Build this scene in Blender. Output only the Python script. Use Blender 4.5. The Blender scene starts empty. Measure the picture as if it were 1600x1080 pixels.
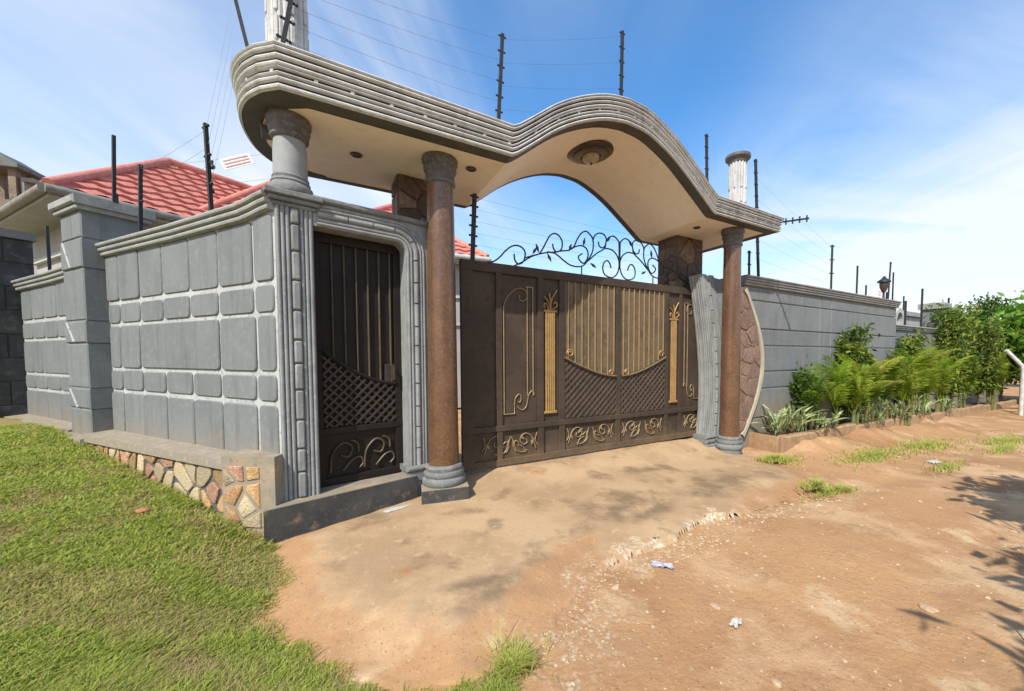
import bpy, bmesh, math, random
import numpy as np
from mathutils import Vector, Matrix

R = math.radians
rng = random.Random(7)
scene = bpy.context.scene
C = scene.collection

# ------------------------------------------------------------------ camera
cam = bpy.data.cameras.new('camera')
camo = bpy.data.objects.new('camera', cam)
C.objects.link(camo)
camo.location = (0, 0, 1.45)
camo.rotation_euler = (R(90 - 2.5), 0, 0)
cam.sensor_width = 36
cam.lens = 36 * 605 / 1600
cam.shift_x = -0.05
cam.shift_y = 0.02625
cam.clip_end = 2000
scene.camera = camo

# ------------------------------------------------------------------ sky, sun, exposure
SUN_EL = R(47)
SUN_H = Vector((-0.38, -0.925, 0)).normalized()          # towards the sun, in plan
world = bpy.data.worlds.new('World')
scene.world = world
world.use_nodes = True
wn, wl = world.node_tree.nodes, world.node_tree.links
wn.clear()
w_out = wn.new('ShaderNodeOutputWorld')
w_bg = wn.new('ShaderNodeBackground')
w_bg.inputs['Strength'].default_value = 0.14
sky = wn.new('ShaderNodeTexSky')
sky.sky_type = 'NISHITA'
sky.sun_disc = False
sky.sun_elevation = SUN_EL
sky.sun_rotation = math.atan2(SUN_H.x, SUN_H.y)
sky.air_density = 1.0
sky.dust_density = 0.4
sky.ozone_density = 1.4
hsv = wn.new('ShaderNodeHueSaturation')
hsv.inputs['Hue'].default_value = 0.499
hsv.inputs['Saturation'].default_value = 1.34
hsv.inputs['Value'].default_value = 1.62
wl.new(sky.outputs[0], hsv.inputs['Color'])
# cirrus: noise on the direction projected to a flat cloud deck
tc = wn.new('ShaderNodeTexCoord')
sep = wn.new('ShaderNodeSeparateXYZ')
wl.new(tc.outputs['Generated'], sep.inputs[0])
def wmath(op, a, b=None, clamp=False):
    n = wn.new('ShaderNodeMath'); n.operation = op; n.use_clamp = clamp
    for i, v in enumerate((a, b)):
        if v is None: continue
        if isinstance(v, (int, float)): n.inputs[i].default_value = v
        else: wl.new(v, n.inputs[i])
    return n.outputs[0]
zc = wmath('ADD', wmath('MAXIMUM', sep.outputs['Z'], 0.0), 0.16)
px_ = wmath('DIVIDE', sep.outputs['X'], zc)
py_ = wmath('DIVIDE', sep.outputs['Y'], zc)
comb = wn.new('ShaderNodeCombineXYZ')
wl.new(px_, comb.inputs[0]); wl.new(py_, comb.inputs[1])
def wnoise(scale_vec, rot, scale, detail, rough, dist=0.0):
    m = wn.new('ShaderNodeMapping'); m.inputs['Scale'].default_value = scale_vec
    m.inputs['Rotation'].default_value = (0, 0, R(rot))
    wl.new(comb.outputs[0], m.inputs[0])
    n = wn.new('ShaderNodeTexNoise'); n.inputs['Scale'].default_value = scale
    n.inputs['Detail'].default_value = detail; n.inputs['Roughness'].default_value = rough
    n.inputs['Distortion'].default_value = dist
    wl.new(m.outputs[0], n.inputs['Vector'])
    return n.outputs['Fac']
def wramp(v, a, b):
    n = wn.new('ShaderNodeMapRange'); n.interpolation_type = 'SMOOTHSTEP'
    n.inputs['From Min'].default_value = a; n.inputs['From Max'].default_value = b
    wl.new(v, n.inputs['Value']); return n.outputs[0]
big = wramp(wnoise((1.0, 0.55, 1), -35, 0.55, 4, 0.5, 0.6), 0.30, 0.64)
streak = wramp(wnoise((1.0, 0.34, 1), -50, 1.3, 6, 0.55, 1.1), 0.30, 0.74)
low = wramp(sep.outputs['Z'], 0.55, 0.02)
cl = wmath('MULTIPLY', wmath('ADD', wmath('MULTIPLY', big, 0.75), wmath('MULTIPLY', low, 0.72)), wmath('ADD', wmath('MULTIPLY', streak, 0.75), 0.25))
left = wramp(wmath('ADD', sep.outputs['X'], wmath('MULTIPLY', streak, -0.35)), -0.25, -0.85)
cl = wmath('ADD', wmath('MULTIPLY', cl, 0.95), wmath('MULTIPLY', left, 0.44), True)
right = wmath('MULTIPLY', wramp(sep.outputs['X'], 0.15, 0.75), wramp(sep.outputs['Z'], 0.80, 0.30))
cl = wmath('ADD', cl, wmath('MULTIPLY', wmath('MULTIPLY', right, wramp(wnoise((0.38, 1.0, 1), 14, 1.25, 6, 0.55, 0.9), 0.32, 0.68)), 0.74), True)
cl = wmath('ADD', cl, wmath('MULTIPLY', wramp(sep.outputs['Z'], 0.26, 0.0), 0.22), True)
cl = wmath('MULTIPLY', cl, 0.92, True)
cmix = wn.new('ShaderNodeMixRGB')
cmix.inputs['Color2'].default_value = (5.9, 6.2, 6.6, 1)
wl.new(cl, cmix.inputs['Fac']); wl.new(hsv.outputs[0], cmix.inputs['Color1'])
wl.new(cmix.outputs[0], w_bg.inputs['Color'])
wl.new(w_bg.outputs[0], w_out.inputs[0])

sun = bpy.data.lights.new('sun', 'SUN')
sun.energy = 5.0
sun.angle = R(0.5)
sun.color = (1.0, 0.93, 0.82)
suno = bpy.data.objects.new('sun', sun)
C.objects.link(suno)
sdir = Vector((SUN_H.x * math.cos(SUN_EL), SUN_H.y * math.cos(SUN_EL), math.sin(SUN_EL)))
suno.rotation_euler = sdir.to_track_quat('Z', 'Y').to_euler()
suno.location = sdir * 40

scene.view_settings.view_transform = 'Standard'
scene.view_settings.look = 'None'
scene.view_settings.exposure = 0.22
scene.view_settings.gamma = 1.0
scene.view_settings.use_curve_mapping = False

# ------------------------------------------------------------------ materials
def mat(name, col, rough=0.8, col2=None, nscale=3.0, col3=None, n3=18.0, bump=0.0, bscale=60.0, metal=0.0,
        rand=0.0, streak=None, spec=0.3, detail=5, f2=(0.42, 0.66), f3=(0.52, 0.7), bumpd=0.01, transl=0.0, attr=None, splash=None):
    m = bpy.data.materials.new(name); m.use_nodes = True
    n, l = m.node_tree.nodes, m.node_tree.links
    b = n['Principled BSDF']
    b.inputs['Roughness'].default_value = rough
    b.inputs['Metallic'].default_value = metal
    b.inputs['Specular IOR Level'].default_value = spec
    geo = n.new('ShaderNodeNewGeometry')
    cur = n.new('ShaderNodeRGB'); cur.outputs[0].default_value = (*col, 1); cur = cur.outputs[0]
    def noise(sc, vec=None, det=detail):
        t = n.new('ShaderNodeTexNoise'); t.inputs['Scale'].default_value = sc; t.inputs['Detail'].default_value = det
        t.inputs['Roughness'].default_value = 0.6
        l.new(vec if vec else geo.outputs['Position'], t.inputs['Vector']); return t.outputs['Fac']
    def mixin(cur, c, sc, fr, vec=None):
        r = n.new('ShaderNodeMapRange'); r.inputs['From Min'].default_value, r.inputs['From Max'].default_value = fr
        l.new(noise(sc, vec), r.inputs['Value'])
        x = n.new('ShaderNodeMixRGB'); l.new(r.outputs[0], x.inputs['Fac']); l.new(cur, x.inputs['Color1'])
        x.inputs['Color2'].default_value = (*c, 1); return x.outputs[0]
    if col2: cur = mixin(cur, col2, nscale, f2)
    if col3: cur = mixin(cur, col3, n3, f3)
    if streak:
        mp = n.new('ShaderNodeMapping'); mp.inputs['Scale'].default_value = (1, 1, 0.12)
        l.new(geo.outputs['Position'], mp.inputs[0])
        cur = mixin(cur, streak, 9.0, (0.52, 0.75), mp.outputs[0])
    if rand:
        oi = n.new('ShaderNodeObjectInfo'); h = n.new('ShaderNodeHueSaturation')
        r = n.new('ShaderNodeMapRange'); r.inputs['To Min'].default_value = 1 - rand; r.inputs['To Max'].default_value = 1 + rand
        l.new(oi.outputs['Random'], r.inputs['Value']); l.new(r.outputs[0], h.inputs['Value']); l.new(cur, h.inputs['Color']); cur = h.outputs[0]
    if splash:
        sp = n.new('ShaderNodeSeparateXYZ'); l.new(geo.outputs['Position'], sp.inputs[0])
        a_ = n.new('ShaderNodeMath'); a_.operation = 'MULTIPLY_ADD'; l.new(noise(6), a_.inputs[0]); a_.inputs[1].default_value = .55; l.new(sp.outputs['Z'], a_.inputs[2])
        r_ = n.new('ShaderNodeMapRange'); r_.inputs['From Min'].default_value = splash[1]; r_.inputs['From Max'].default_value = splash[0]; r_.inputs['To Max'].default_value = .6; l.new(a_.outputs[0], r_.inputs['Value'])
        x_ = n.new('ShaderNodeMixRGB'); l.new(r_.outputs[0], x_.inputs['Fac']); l.new(cur, x_.inputs['Color1']); x_.inputs['Color2'].default_value = (*splash[2], 1); cur = x_.outputs[0]
    if attr:
        at = n.new('ShaderNodeAttribute'); at.attribute_name = attr
        x = n.new('ShaderNodeMixRGB'); x.blend_type = 'MULTIPLY'; x.inputs['Fac'].default_value = 1
        l.new(cur, x.inputs['Color1']); l.new(at.outputs['Color'], x.inputs['Color2']); cur = x.outputs[0]
    l.new(cur, b.inputs['Base Color'])
    if bump:
        bp = n.new('ShaderNodeBump'); bp.inputs['Strength'].default_value = bump; bp.inputs['Distance'].default_value = bumpd
        l.new(noise(bscale, None, 6), bp.inputs['Height']); l.new(bp.outputs[0], b.inputs['Normal'])
    if transl:
        tr = n.new('ShaderNodeBsdfTranslucent'); l.new(cur, tr.inputs['Color'])
        mx = n.new('ShaderNodeMixShader'); mx.inputs['Fac'].default_value = transl
        l.new(b.outputs[0], mx.inputs[1]); l.new(tr.outputs[0], mx.inputs[2])
        l.new(mx.outputs[0], n['Material Output'].inputs['Surface'])
    return m

M = {}
M['grey'] = mat('grey_wall_paint', (.182, .196, .201), .85, (.155, .167, .171), 1.4, (.21, .22, .218), 14, .35, 90, streak=(.135, .142, .143), rand=.06, splash=(.72, 1.08, (.27, .21, .14)))
M['grey_dark'] = mat('dark_grey_paint_groove_shade', (.15, .155, .155), .8, (.11, .115, .115), 4, (.2, .2, .19), 16, .3, 80)
M['joint'] = mat('white_joint_paint', (.44, .455, .45), .85, (.36, .37, .365), 3, (.25, .25, .24), 22, .3, 90)
M['moulding'] = mat('pale_moulding_paint', (.30, .31, .30), .8, (.22, .23, .225), 5, (.38, .385, .37), 20, .4, 80, streak=(.25, .25, .23))
M['fascia'] = mat('weathered_white_moulding', (.55, .555, .54), .8, (.44, .44, .425), 4, (.40, .40, .385), 17, .4, 70, streak=(.36, .36, .345))
M['flute'] = mat('grey_fluted_paint', (.275, .288, .288), .8, (.215, .225, .225), 5, (.31, .32, .31), 22, .45, 80, streak=(.15, .155, .15))
M['soffit'] = mat('cream_soffit_paint', (.88, .82, .73), .88, (.84, .77, .67), 1.0, (.81, .74, .63), 7, .15, 60)
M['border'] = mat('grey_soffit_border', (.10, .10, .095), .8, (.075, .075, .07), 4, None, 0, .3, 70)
M['copper'] = mat('copper_paint', (.165, .088, .048), .27, (.115, .06, .034), 4, (.23, .132, .078), 38, .18, 110, spec=.6, metal=.25, streak=(.12, .066, .04), f3=(.48, .72), detail=8)
M['ringgrey'] = mat('grey_ring_paint', (.19, .20, .20), .75, (.14, .145, .145), 6, (.26, .26, .245), 25, .4, 80)
M['capital'] = mat('dark_capital_paint', (.13, .125, .118), .7, (.09, .085, .08), 7, (.2, .18, .16), 25, .4, 80)
M['black_base'] = mat('black_skirting_paint', (.045, .048, .05), .75, (.08, .078, .07), 3.5, (.20, .15, .10), 11, .5, 60, f3=(.56, .74))
M['stepc'] = mat('step_cement', (.24, .215, .17), .9, (.36, .28, .19), 5, (.2, .17, .13), 20, .4, 80)
M['ledge'] = mat('dusty_cement_ledge', (.27, .235, .175), .9, (.27, .24, .2), 4, (.40, .33, .24), 19, .4, 80)
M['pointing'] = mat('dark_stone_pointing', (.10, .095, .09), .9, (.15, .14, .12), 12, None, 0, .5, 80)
M['stone_tan'] = mat('tan_quarry_stone', (.46, .29, .125), .8, (.37, .19, .10), 6, (.58, .45, .28), 25, .9, 45, bumpd=.02, rand=.32)
M['stone_pale'] = mat('pale_quarry_stone', (.48, .39, .25), .8, (.5, .38, .22), 7, (.42, .36, .3), 25, .9, 45, bumpd=.02, rand=.3)
M['stone_red'] = mat('reddish_quarry_stone', (.42, .22, .14), .8, (.33, .18, .13), 7, (.5, .34, .25), 30, .9, 45, bumpd=.02, rand=.3)
M['stone_dark'] = mat('dark_cladding_stone', (.085, .06, .045), .6, (.14, .085, .055), 5, (.05, .042, .036), 14, .5, 60, rand=.3, spec=.4)
M['stone_dark2'] = mat('mottled_cladding_stone', (.17, .12, .085), .6, (.10, .07, .05), 8, (.24, .18, .13), 20, .5, 60, rand=.3, spec=.4)
M['stone_moon'] = mat('brown_panel_stone', (.22, .145, .105), .7, (.16, .10, .075), 6, (.30, .22, .17), 22, .5, 70, rand=.15)
M['cream'] = mat('cream_rim_paint', (.47, .43, .33), .8, (.40, .36, .27), 6, (.45, .4, .3), 20, .3, 70)
M['gate'] = mat('brown_gate_enamel', (.060, .045, .034), .40, (.084, .061, .044), 1.8, (.050, .038, .03), 9, .12, 40, spec=.15, splash=(.22, .62, (.24, .165, .095)))
M['gate_dark'] = mat('shade_dark_small_gate_enamel', (.017, .014, .012), .5, (.024, .019, .016), 2.5, None, 0, .08, 40, spec=.18)  # base colour lowered to put the recess's shade into the small gate
M['gate2'] = mat('bronze_gate_sheet', (.155, .112, .066), .45, (.11, .08, .05), 5, (.18, .135, .08), 16, .1, 40, spec=.22, f2=(.45, .6))
M['lattice'] = mat('dark_lattice_enamel', (.095, .072, .055), .4, (.07, .053, .042), 9, None, 0, .1, 60, spec=.3)
M['gold'] = mat('gold_gate_paint', (.36, .215, .07), .4, (.28, .17, .065), 9, (.19, .125, .06), 33, .2, 90, spec=.5)
M['gold_bar'] = mat('dull_gold_bar', (.27, .195, .095), .42, (.22, .16, .09), 9, (.13, .1, .06), 40, .1, 90, spec=.5)
M['lattice_dark'] = mat('shade_dark_small_gate_lattice', (.05, .04, .033), .4, (.038, .03, .026), 9, None, 0, .1, 60, spec=.3)  # darker lattice copy: shade over the small gate is in its colour
M['dark_gold'] = mat('dark_gold_paint', (.095, .07, .042), .45, (.06, .046, .032), 9, None, 0, .1, 60, spec=.4)  # darker, duller gold for the small gate
M['iron'] = mat('black_scroll_iron', (.022, .023, .030), .45, (.035, .03, .03), 20, None, 0, 0, spec=.5)
M['post'] = mat('black_post_steel', (.016, .017, .021), .5, (.03, .028, .028), 15, None, 0, 0, spec=.4)
M['insul'] = mat('dark_insulator', (.03, .025, .03), .4)
M['wire'] = mat('galvanised_wire', (.22, .23, .25), .5, metal=.4)
M['roof_red'] = mat('red_roof_sheet', (.54, .20, .155), .65, (.46, .15, .115), 1.6, (.60, .27, .215), 9, .1, 60, spec=.4)
M['roof_brown'] = mat('faded_brown_roof', (.40, .18, .10), .7, (.32, .14, .08), 2, None, 0, 0)
M['house'] = mat('house_cream_wall', (.36, .36, .345), .85, (.31, .31, .295), 2, None, 0, .2, 50)
M['white'] = mat('white_house_trim', (.46, .46, .44), .7, (.38, .38, .36), 4, None, 0, .1, 50)
M['gutter'] = mat('weathered_gutter', (.24, .225, .20), .6, (.17, .16, .145), 6, None, 0, .1, 50)
M['glass'] = mat('window_glass', (.02, .025, .03), .08, spec=.7)
M['dark_block'] = mat('shade_dark_block_wall', (.050, .051, .053), .9, (.035, .036, .037), 3, (.085, .083, .08), 9, .4, 70, rand=.2)  # dark blocks toned down further to carry the wall's shade in their colour
M['lamp_ring'] = mat('bronze_lamp_ring', (.045, .032, .024), .4, (.07, .05, .035), 20, None, 0, .1, 60, spec=.5)
M['lamp_glass'] = mat('frosted_lamp_glass', (.42, .36, .27), .35, (.34, .28, .2), 12, None, 0, 0, spec=.5)
M['pipe'] = mat('pale_steel_pipe', (.55, .56, .54), .5, (.42, .42, .4), 8, None, 0, 0)
M['sign'] = mat('white_sign_plate', (.75, .73, .72), .5)
M['sign_red'] = mat('red_sign_print', (.62, .33, .30), .5)
M['plastic'] = mat('white_litter_plastic', (.50, .50, .48), .5, (.38, .36, .32), 30, None, 0, 0)
M['blueplastic'] = mat('bluish_litter_plastic', (.25, .26, .36), .4, (.5, .5, .55), 30, None, 0, 0)
M['brick'] = mat('clay_brick', (.42, .18, .10), .9, (.33, .14, .08), 14, None, 0, .4, 60)
M['pebble'] = mat('pale_pebble', (.46, .34, .22), .9, (.37, .23, .13), 9, (.54, .45, .34), 23, .4, 60)
M['planter'] = mat('earth_stained_planter', (.36, .235, .13), .95, (.28, .17, .095), 3, (.42, .30, .18), 13, .6, 40)
M['soil'] = mat('planter_soil', (.16, .09, .055), .95, (.11, .065, .04), 8, None, 0, .6, 40)
M['trunk'] = mat('brown_bark', (.14, .10, .065), .9, (.08, .06, .04), 12, None, 0, .6, 50)
M['palm_stem'] = mat('green_cane', (.16, .17, .06), .6, (.10, .11, .045), 9, None, 0, .2, 60)
M['palm_leaf'] = mat('palm_leaflet', (.27, .38, .032), .5, (.16, .26, .024), 3, (.40, .46, .06), 5, transl=.5, rand=.4)
M['palm_dark'] = mat('deep_green_leaflet', (.15, .24, .025), .5, (.09, .165, .02), 3, (.25, .33, .04), 5, transl=.4, rand=.35)
M['palm_old'] = mat('yellowing_leaflet', (.36, .40, .06), .55, (.26, .31, .04), 4, (.42, .36, .12), 9, transl=.45, rand=.3)
M['dark_leaf'] = mat('dark_leaf', (.095, .165, .025), .5, (.035, .075, .016), 3, (.10, .16, .03), 7, transl=.3, rand=.2)
M['mid_leaf'] = mat('mid_green_leaf', (.20, .29, .035), .5, (.11, .19, .026), 3, (.27, .33, .06), 7, transl=.45, rand=.2)
M['yellow_leaf'] = mat('yellow_green_leaf', (.34, .38, .05), .5, (.12, .19, .03), 3, (.24, .27, .07), 7, transl=.35, rand=.2)
M['bright_leaf'] = mat('bright_tree_leaf', (.14, .31, .028), .5, (.09, .22, .022), 1.4, (.20, .36, .045), 4, transl=.35)
M['var_leaf'] = mat('variegated_leaf', (.27, .34, .14), .5, (.46, .50, .30), 16, (.16, .24, .08), 30, transl=.25, rand=.25, f2=(.45, .6))
M['grass'] = mat('lawn_blade', (1, 1, 1), .7, spec=.15, transl=.5, attr='tone')

# ------------------------------------------------------------------ mesh helpers
class Fr:
    """frame: a along the wall, b into the compound, c up"""
    def __init__(self, o, ex, ey=None):
        self.o = o; l = math.hypot(*ex); self.ex = (ex[0] / l, ex[1] / l)
        self.ey = ey if ey else (-self.ex[1], self.ex[0])
    def __call__(self, a, b, c):
        return (self.o[0] + a * self.ex[0] + b * self.ey[0], self.o[1] + a * self.ex[1] + b * self.ey[1], c)
GF = Fr((-.53, 4.07), (.857, .515))                       # gate, canopy and right wall
SF = Fr((-2.39, 3.26), (-.91, .415), (-.415, -.91))       # side wall: b points OUT to the lawn
PF = Fr((-2.39, 3.26), (.741, .671))                      # pedestrian gate wall
WF = Fr((0, 0), (1, 0))

WORLD_O = {}
def wo(o): return WORLD_O.get(o.name, Vector((0, 0, 0)))

class MB:
    def __init__(s): s.v = []; s.f = []; s.mi = []; s.m = 0
    def add(s, vs, fs):
        k = len(s.v); s.v += [tuple(p) for p in vs]; s.f += [tuple(i + k for i in f) for f in fs]; s.mi += [s.m] * len(fs); return s
    def box(s, F, a0, a1, b0, b1, c0, c1):
        P = [F(a, b, c) for c in (c0, c1) for b in (b0, b1) for a in (a0, a1)]
        return s.add(P, [(0, 2, 3, 1), (4, 5, 7, 6), (0, 1, 5, 4), (2, 6, 7, 3), (0, 4, 6, 2), (1, 3, 7, 5)])
    def bbox(s, F, a0, a1, b0, b1, c0, c1, ch=.008):
        """box with chamfered edges on the a/c outline of both b faces"""
        return s.rblock(F, [(a0, c0), (a1, c0), (a1, c1), (a0, c1)], b0, b1, ch, both=True)
    def prism(s, F, poly, b0, b1):
        n = len(poly)
        return s.add([F(a, b0, c) for a, c in poly] + [F(a, b1, c) for a, c in poly],
                     [tuple(range(n)), tuple(range(2 * n - 1, n - 1, -1))] + [(i, (i + 1) % n, n + (i + 1) % n, n + i) for i in range(n)])
    def prismz(s, F, poly, c0, c1):
        n = len(poly)
        z0 = c0 if callable(c0) else (lambda a, b: c0); z1 = c1 if callable(c1) else (lambda a, b: c1)
        return s.add([F(a, b, z0(a, b)) for a, b in poly] + [F(a, b, z1(a, b)) for a, b in poly],
                     [tuple(range(n)), tuple(range(2 * n - 1, n - 1, -1))] + [(i, (i + 1) % n, n + (i + 1) % n, n + i) for i in range(n)])
    def rblock(s, F, poly, b0, b1, ch, both=False):
        """prism from b0 (hidden back) to b1 (front) whose front rim is chamfered by ch"""
        n = len(poly); ins = inset(poly, ch); sg = 1 if b1 > b0 else -1
        rings = ([(ins, b0), (poly, b0 + sg * ch)] if both else [(poly, b0)]) + [(poly, b1 - sg * ch), (ins, b1)]
        vs = []; fs = []
        for pl, b in rings: vs += [F(a, b, c) for a, c in pl]
        for r in range(len(rings) - 1):
            for i in range(n): fs.append((r * n + i, r * n + (i + 1) % n, (r + 1) * n + (i + 1) % n, (r + 1) * n + i))
        L = (len(rings) - 1) * n
        fs += [tuple(range(n)), tuple(range(L + n - 1, L - 1, -1))]
        return s.add(vs, fs)
    def lathe(s, x, y, prof, n=28):
        vs = []; fs = []
        for r, z in prof:
            for i in range(n):
                t = 2 * math.pi * i / n; vs.append((x + r * math.cos(t), y + r * math.sin(t), z))
        for k in range(len(prof) - 1):
            for i in range(n): fs.append((k * n + i, k * n + (i + 1) % n, (k + 1) * n + (i + 1) % n, (k + 1) * n + i))
        fs += [tuple(range(n - 1, -1, -1)), tuple(range((len(prof) - 1) * n, len(prof) * n))]
        return s.add(vs, fs)
    def tube(s, pts, r, n=6, up=(0, 0, 1), flat=1.0):
        pts = [Vector(p) for p in pts]; m = len(pts); vs = []; fs = []
        rr = r if isinstance(r, (list, tuple)) else [r] * m
        prev = None
        for i in range(m):
            d = (pts[min(i + 1, m - 1)] - pts[max(i - 1, 0)]); d = d.normalized() if d.length > 1e-9 else Vector((0, 0, 1))
            if prev is None:
                u = Vector(up); u = u - d * u.dot(d)
                if u.length < 1e-3: u = Vector((1, 0, 0)) - d * d.x
                if u.length < 1e-3: u = Vector((0, 1, 0)) - d * d.y
            else: u = prev - d * prev.dot(d)
            u.normalize(); prev = u; w = d.cross(u)
            for k in range(n):
                t = 2 * math.pi * (k + .5) / n
                vs.append(pts[i] + u * math.cos(t) * rr[i] + w * math.sin(t) * rr[i] * flat)
        for i in range(m - 1):
            for k in range(n): fs.append((i * n + k, i * n + (k + 1) % n, (i + 1) * n + (k + 1) % n, (i + 1) * n + k))
        fs += [tuple(range(n - 1, -1, -1)), tuple(range((m - 1) * n, m * n))]
        return s.add(vs, fs)
    def sphere(s, c, r, n=8, sc=(1, 1, 1)):
        vs = []; fs = []; m = n // 2 + 1
        for j in range(1, m):
            p = math.pi * j / m
            for i in range(n):
                t = 2 * math.pi * i / n
                vs.append((c[0] + r * sc[0] * math.sin(p) * math.cos(t), c[1] + r * sc[1] * math.sin(p) * math.sin(t), c[2] + r * sc[2] * math.cos(p)))
        for j in range(m - 2):
            for i in range(n): fs.append((j * n + i, (j + 1) * n + i, (j + 1) * n + (i + 1) % n, j * n + (i + 1) % n))
        k = len(vs); vs += [(c[0], c[1], c[2] + r * sc[2]), (c[0], c[1], c[2] - r * sc[2])]
        for i in range(n): fs += [(k, i, (i + 1) % n), (k + 1, (m - 2) * n + (i + 1) % n, (m - 2) * n + i)]
        return s.add(vs, fs)

def inset(poly, d):
    n = len(poly); A = sum(poly[i][0] * poly[(i + 1) % n][1] - poly[(i + 1) % n][0] * poly[i][1] for i in range(n))
    sg = 1 if A > 0 else -1; out = []
    for i in range(n):
        p0, p1, p2 = poly[i - 1], poly[i], poly[(i + 1) % n]
        def nrm(a, b):
            x, y = b[0] - a[0], b[1] - a[1]; l = math.hypot(x, y) or 1e-9; return (-y / l * sg, x / l * sg)
        n1, n2 = nrm(p0, p1), nrm(p1, p2); k = 1 + n1[0] * n2[0] + n1[1] * n2[1]; k = max(k, .4)
        out.append((p1[0] + (n1[0] + n2[0]) / k * d, p1[1] + (n1[1] + n2[1]) / k * d))
    return out

def rrect(a0, a1, c0, c1, r, n=3):
    out = []
    for (x, y, st) in ((a1 - r, c0 + r, -90), (a1 - r, c1 - r, 0), (a0 + r, c1 - r, 90), (a0 + r, c0 + r, 180)):
        for k in range(n):
            t = R(st + 90 * k / (n - 1)); out.append((x + r * math.cos(t), y + r * math.sin(t)))
    return out

def props(o, label=None, cat=None, group=None, kind=None):
    if label: o['label'] = label
    if cat: o['category'] = cat
    if group: o['group'] = group
    if kind: o['kind'] = kind
    return o

def make_mesh(name, mb, mats, off=Vector((0, 0, 0)), smooth=None):
    me = bpy.data.meshes.new(name)
    me.from_pydata([(v[0] - off.x, v[1] - off.y, v[2] - off.z) for v in mb.v], [], mb.f)
    for m in (mats if isinstance(mats, (list, tuple)) else [mats]): me.materials.append(m)
    if any(mb.mi): me.polygons.foreach_set('material_index', mb.mi)
    bm = bmesh.new(); bm.from_mesh(me); bmesh.ops.recalc_face_normals(bm, faces=bm.faces); bm.to_mesh(me); bm.free()
    if smooth is not None:
        me.polygons.foreach_set('use_smooth', [True] * len(me.polygons)); me.set_sharp_from_angle(angle=R(smooth))
    return me

def obj(name, mb, mats, parent=None, smooth=None, label=None, cat=None, group=None, kind=None, loc=None):
    if parent is not None: off = wo(parent)
    elif loc is not None: off = Vector(loc)
    else: off = Vector((0, 0, 0))
    me = mb if isinstance(mb, bpy.types.Mesh) else make_mesh(name, mb, mats, off, smooth)
    o = bpy.data.objects.new(name, me); C.objects.link(o)
    if parent is not None:
        o.parent = parent; WORLD_O[o.name] = off
    else:
        o.location = off; WORLD_O[o.name] = off
    return props(o, label, cat, group, kind)

def thing(name, loc, label, cat, group=None):
    o = bpy.data.objects.new(name, None); o.empty_display_size = .2; C.objects.link(o)
    o.location = loc; WORLD_O[o.name] = Vector(loc)
    return props(o, label, cat, group)

def inst(name, me, parent, loc=(0, 0, 0), rot=(0, 0, 0), sc=(1, 1, 1)):
    """a part that shares mesh data; loc in the parent's own space"""
    o = bpy.data.objects.new(name, me); C.objects.link(o); o.parent = parent
    o.location = loc; o.rotation_euler = rot; o.scale = sc; WORLD_O[o.name] = wo(parent) + Vector(loc); return o

KIDS = {}
def copy_tree(o, parent=None):
    c = o.copy(); C.objects.link(c)
    if parent is not None: c.parent = parent
    for ch in list(o.children): copy_tree(ch, c)
    return c

def smoothstep(a, b, x):
    t = np.clip((x - a) / (b - a), 0, 1); return t * t * (3 - 2 * t)

# clipped voronoi for natural stone facing
def voronoi(poly, n, gap, seed, stretch=1.0):
    r = random.Random(seed)
    xs = [p[0] for p in poly]; ys = [p[1] for p in poly]
    def inside(x, y):
        c = False
        for i in range(len(poly)):
            (x1, y1), (x2, y2) = poly[i], poly[i - 1]
            if (y1 > y) != (y2 > y) and x < (x2 - x1) * (y - y1) / (y2 - y1) + x1: c = not c
        return c
    best = []
    while len(best) < n:
        cand = None; bd = -1
        for _ in range(14):
            p = (r.uniform(min(xs), max(xs)), r.uniform(min(ys), max(ys)))
            if not inside(*p): continue
            d = min([((p[0] - q[0]) * stretch) ** 2 + (p[1] - q[1]) ** 2 for q in best] or [9])
            if d > bd: bd, cand = d, p
        if cand: best.append(cand)
    cells = []
    for i, p in enumerate(best):
        pl = list(poly)
        for j, q in enumerate(best):
            if i == j: continue
            mx, my = (p[0] + q[0]) / 2, (p[1] + q[1]) / 2; nx, ny = q[0] - p[0], q[1] - p[1]
            new = []
            for k in range(len(pl)):
                a, b = pl[k], pl[(k + 1) % len(pl)]
                da = (a[0] - mx) * nx + (a[1] - my) * ny; db = (b[0] - mx) * nx + (b[1] - my) * ny
                if da <= 0: new.append(a)
                if (da < 0 < db) or (db < 0 < da):
                    t = da / (da - db); new.append((a[0] + (b[0] - a[0]) * t, a[1] + (b[1] - a[1]) * t))
            pl = new
            if len(pl) < 3: break
        if len(pl) < 3: continue
        q2 = []                                             # drop near-duplicates
        for a in pl:
            if not q2 or math.hypot(a[0] - q2[-1][0], a[1] - q2[-1][1]) > gap * 1.2: q2.append(a)
        if len(q2) > 1 and math.hypot(q2[0][0] - q2[-1][0], q2[0][1] - q2[-1][1]) <= gap * 1.2: q2.pop()
        if len(q2) < 3: continue
        pl = inset(q2, gap * r.uniform(.8, 1.3))
        A = abs(sum(pl[k][0] * pl[(k + 1) % len(pl)][1] - pl[(k + 1) % len(pl)][0] * pl[k][1] for k in range(len(pl)))) / 2
        if A > gap * gap * 4: cells.append(pl)
    return cells

def chain(poly, it=1):
    for _ in range(it):                                     # Chaikin corner cutting: rounds a stone's outline
        out = []
        for i in range(len(poly)):
            a, b = poly[i], poly[(i + 1) % len(poly)]
            out += [(a[0] * .82 + b[0] * .18, a[1] * .82 + b[1] * .18), (a[0] * .18 + b[0] * .82, a[1] * .18 + b[1] * .82)]
        poly = out
    return poly

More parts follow.
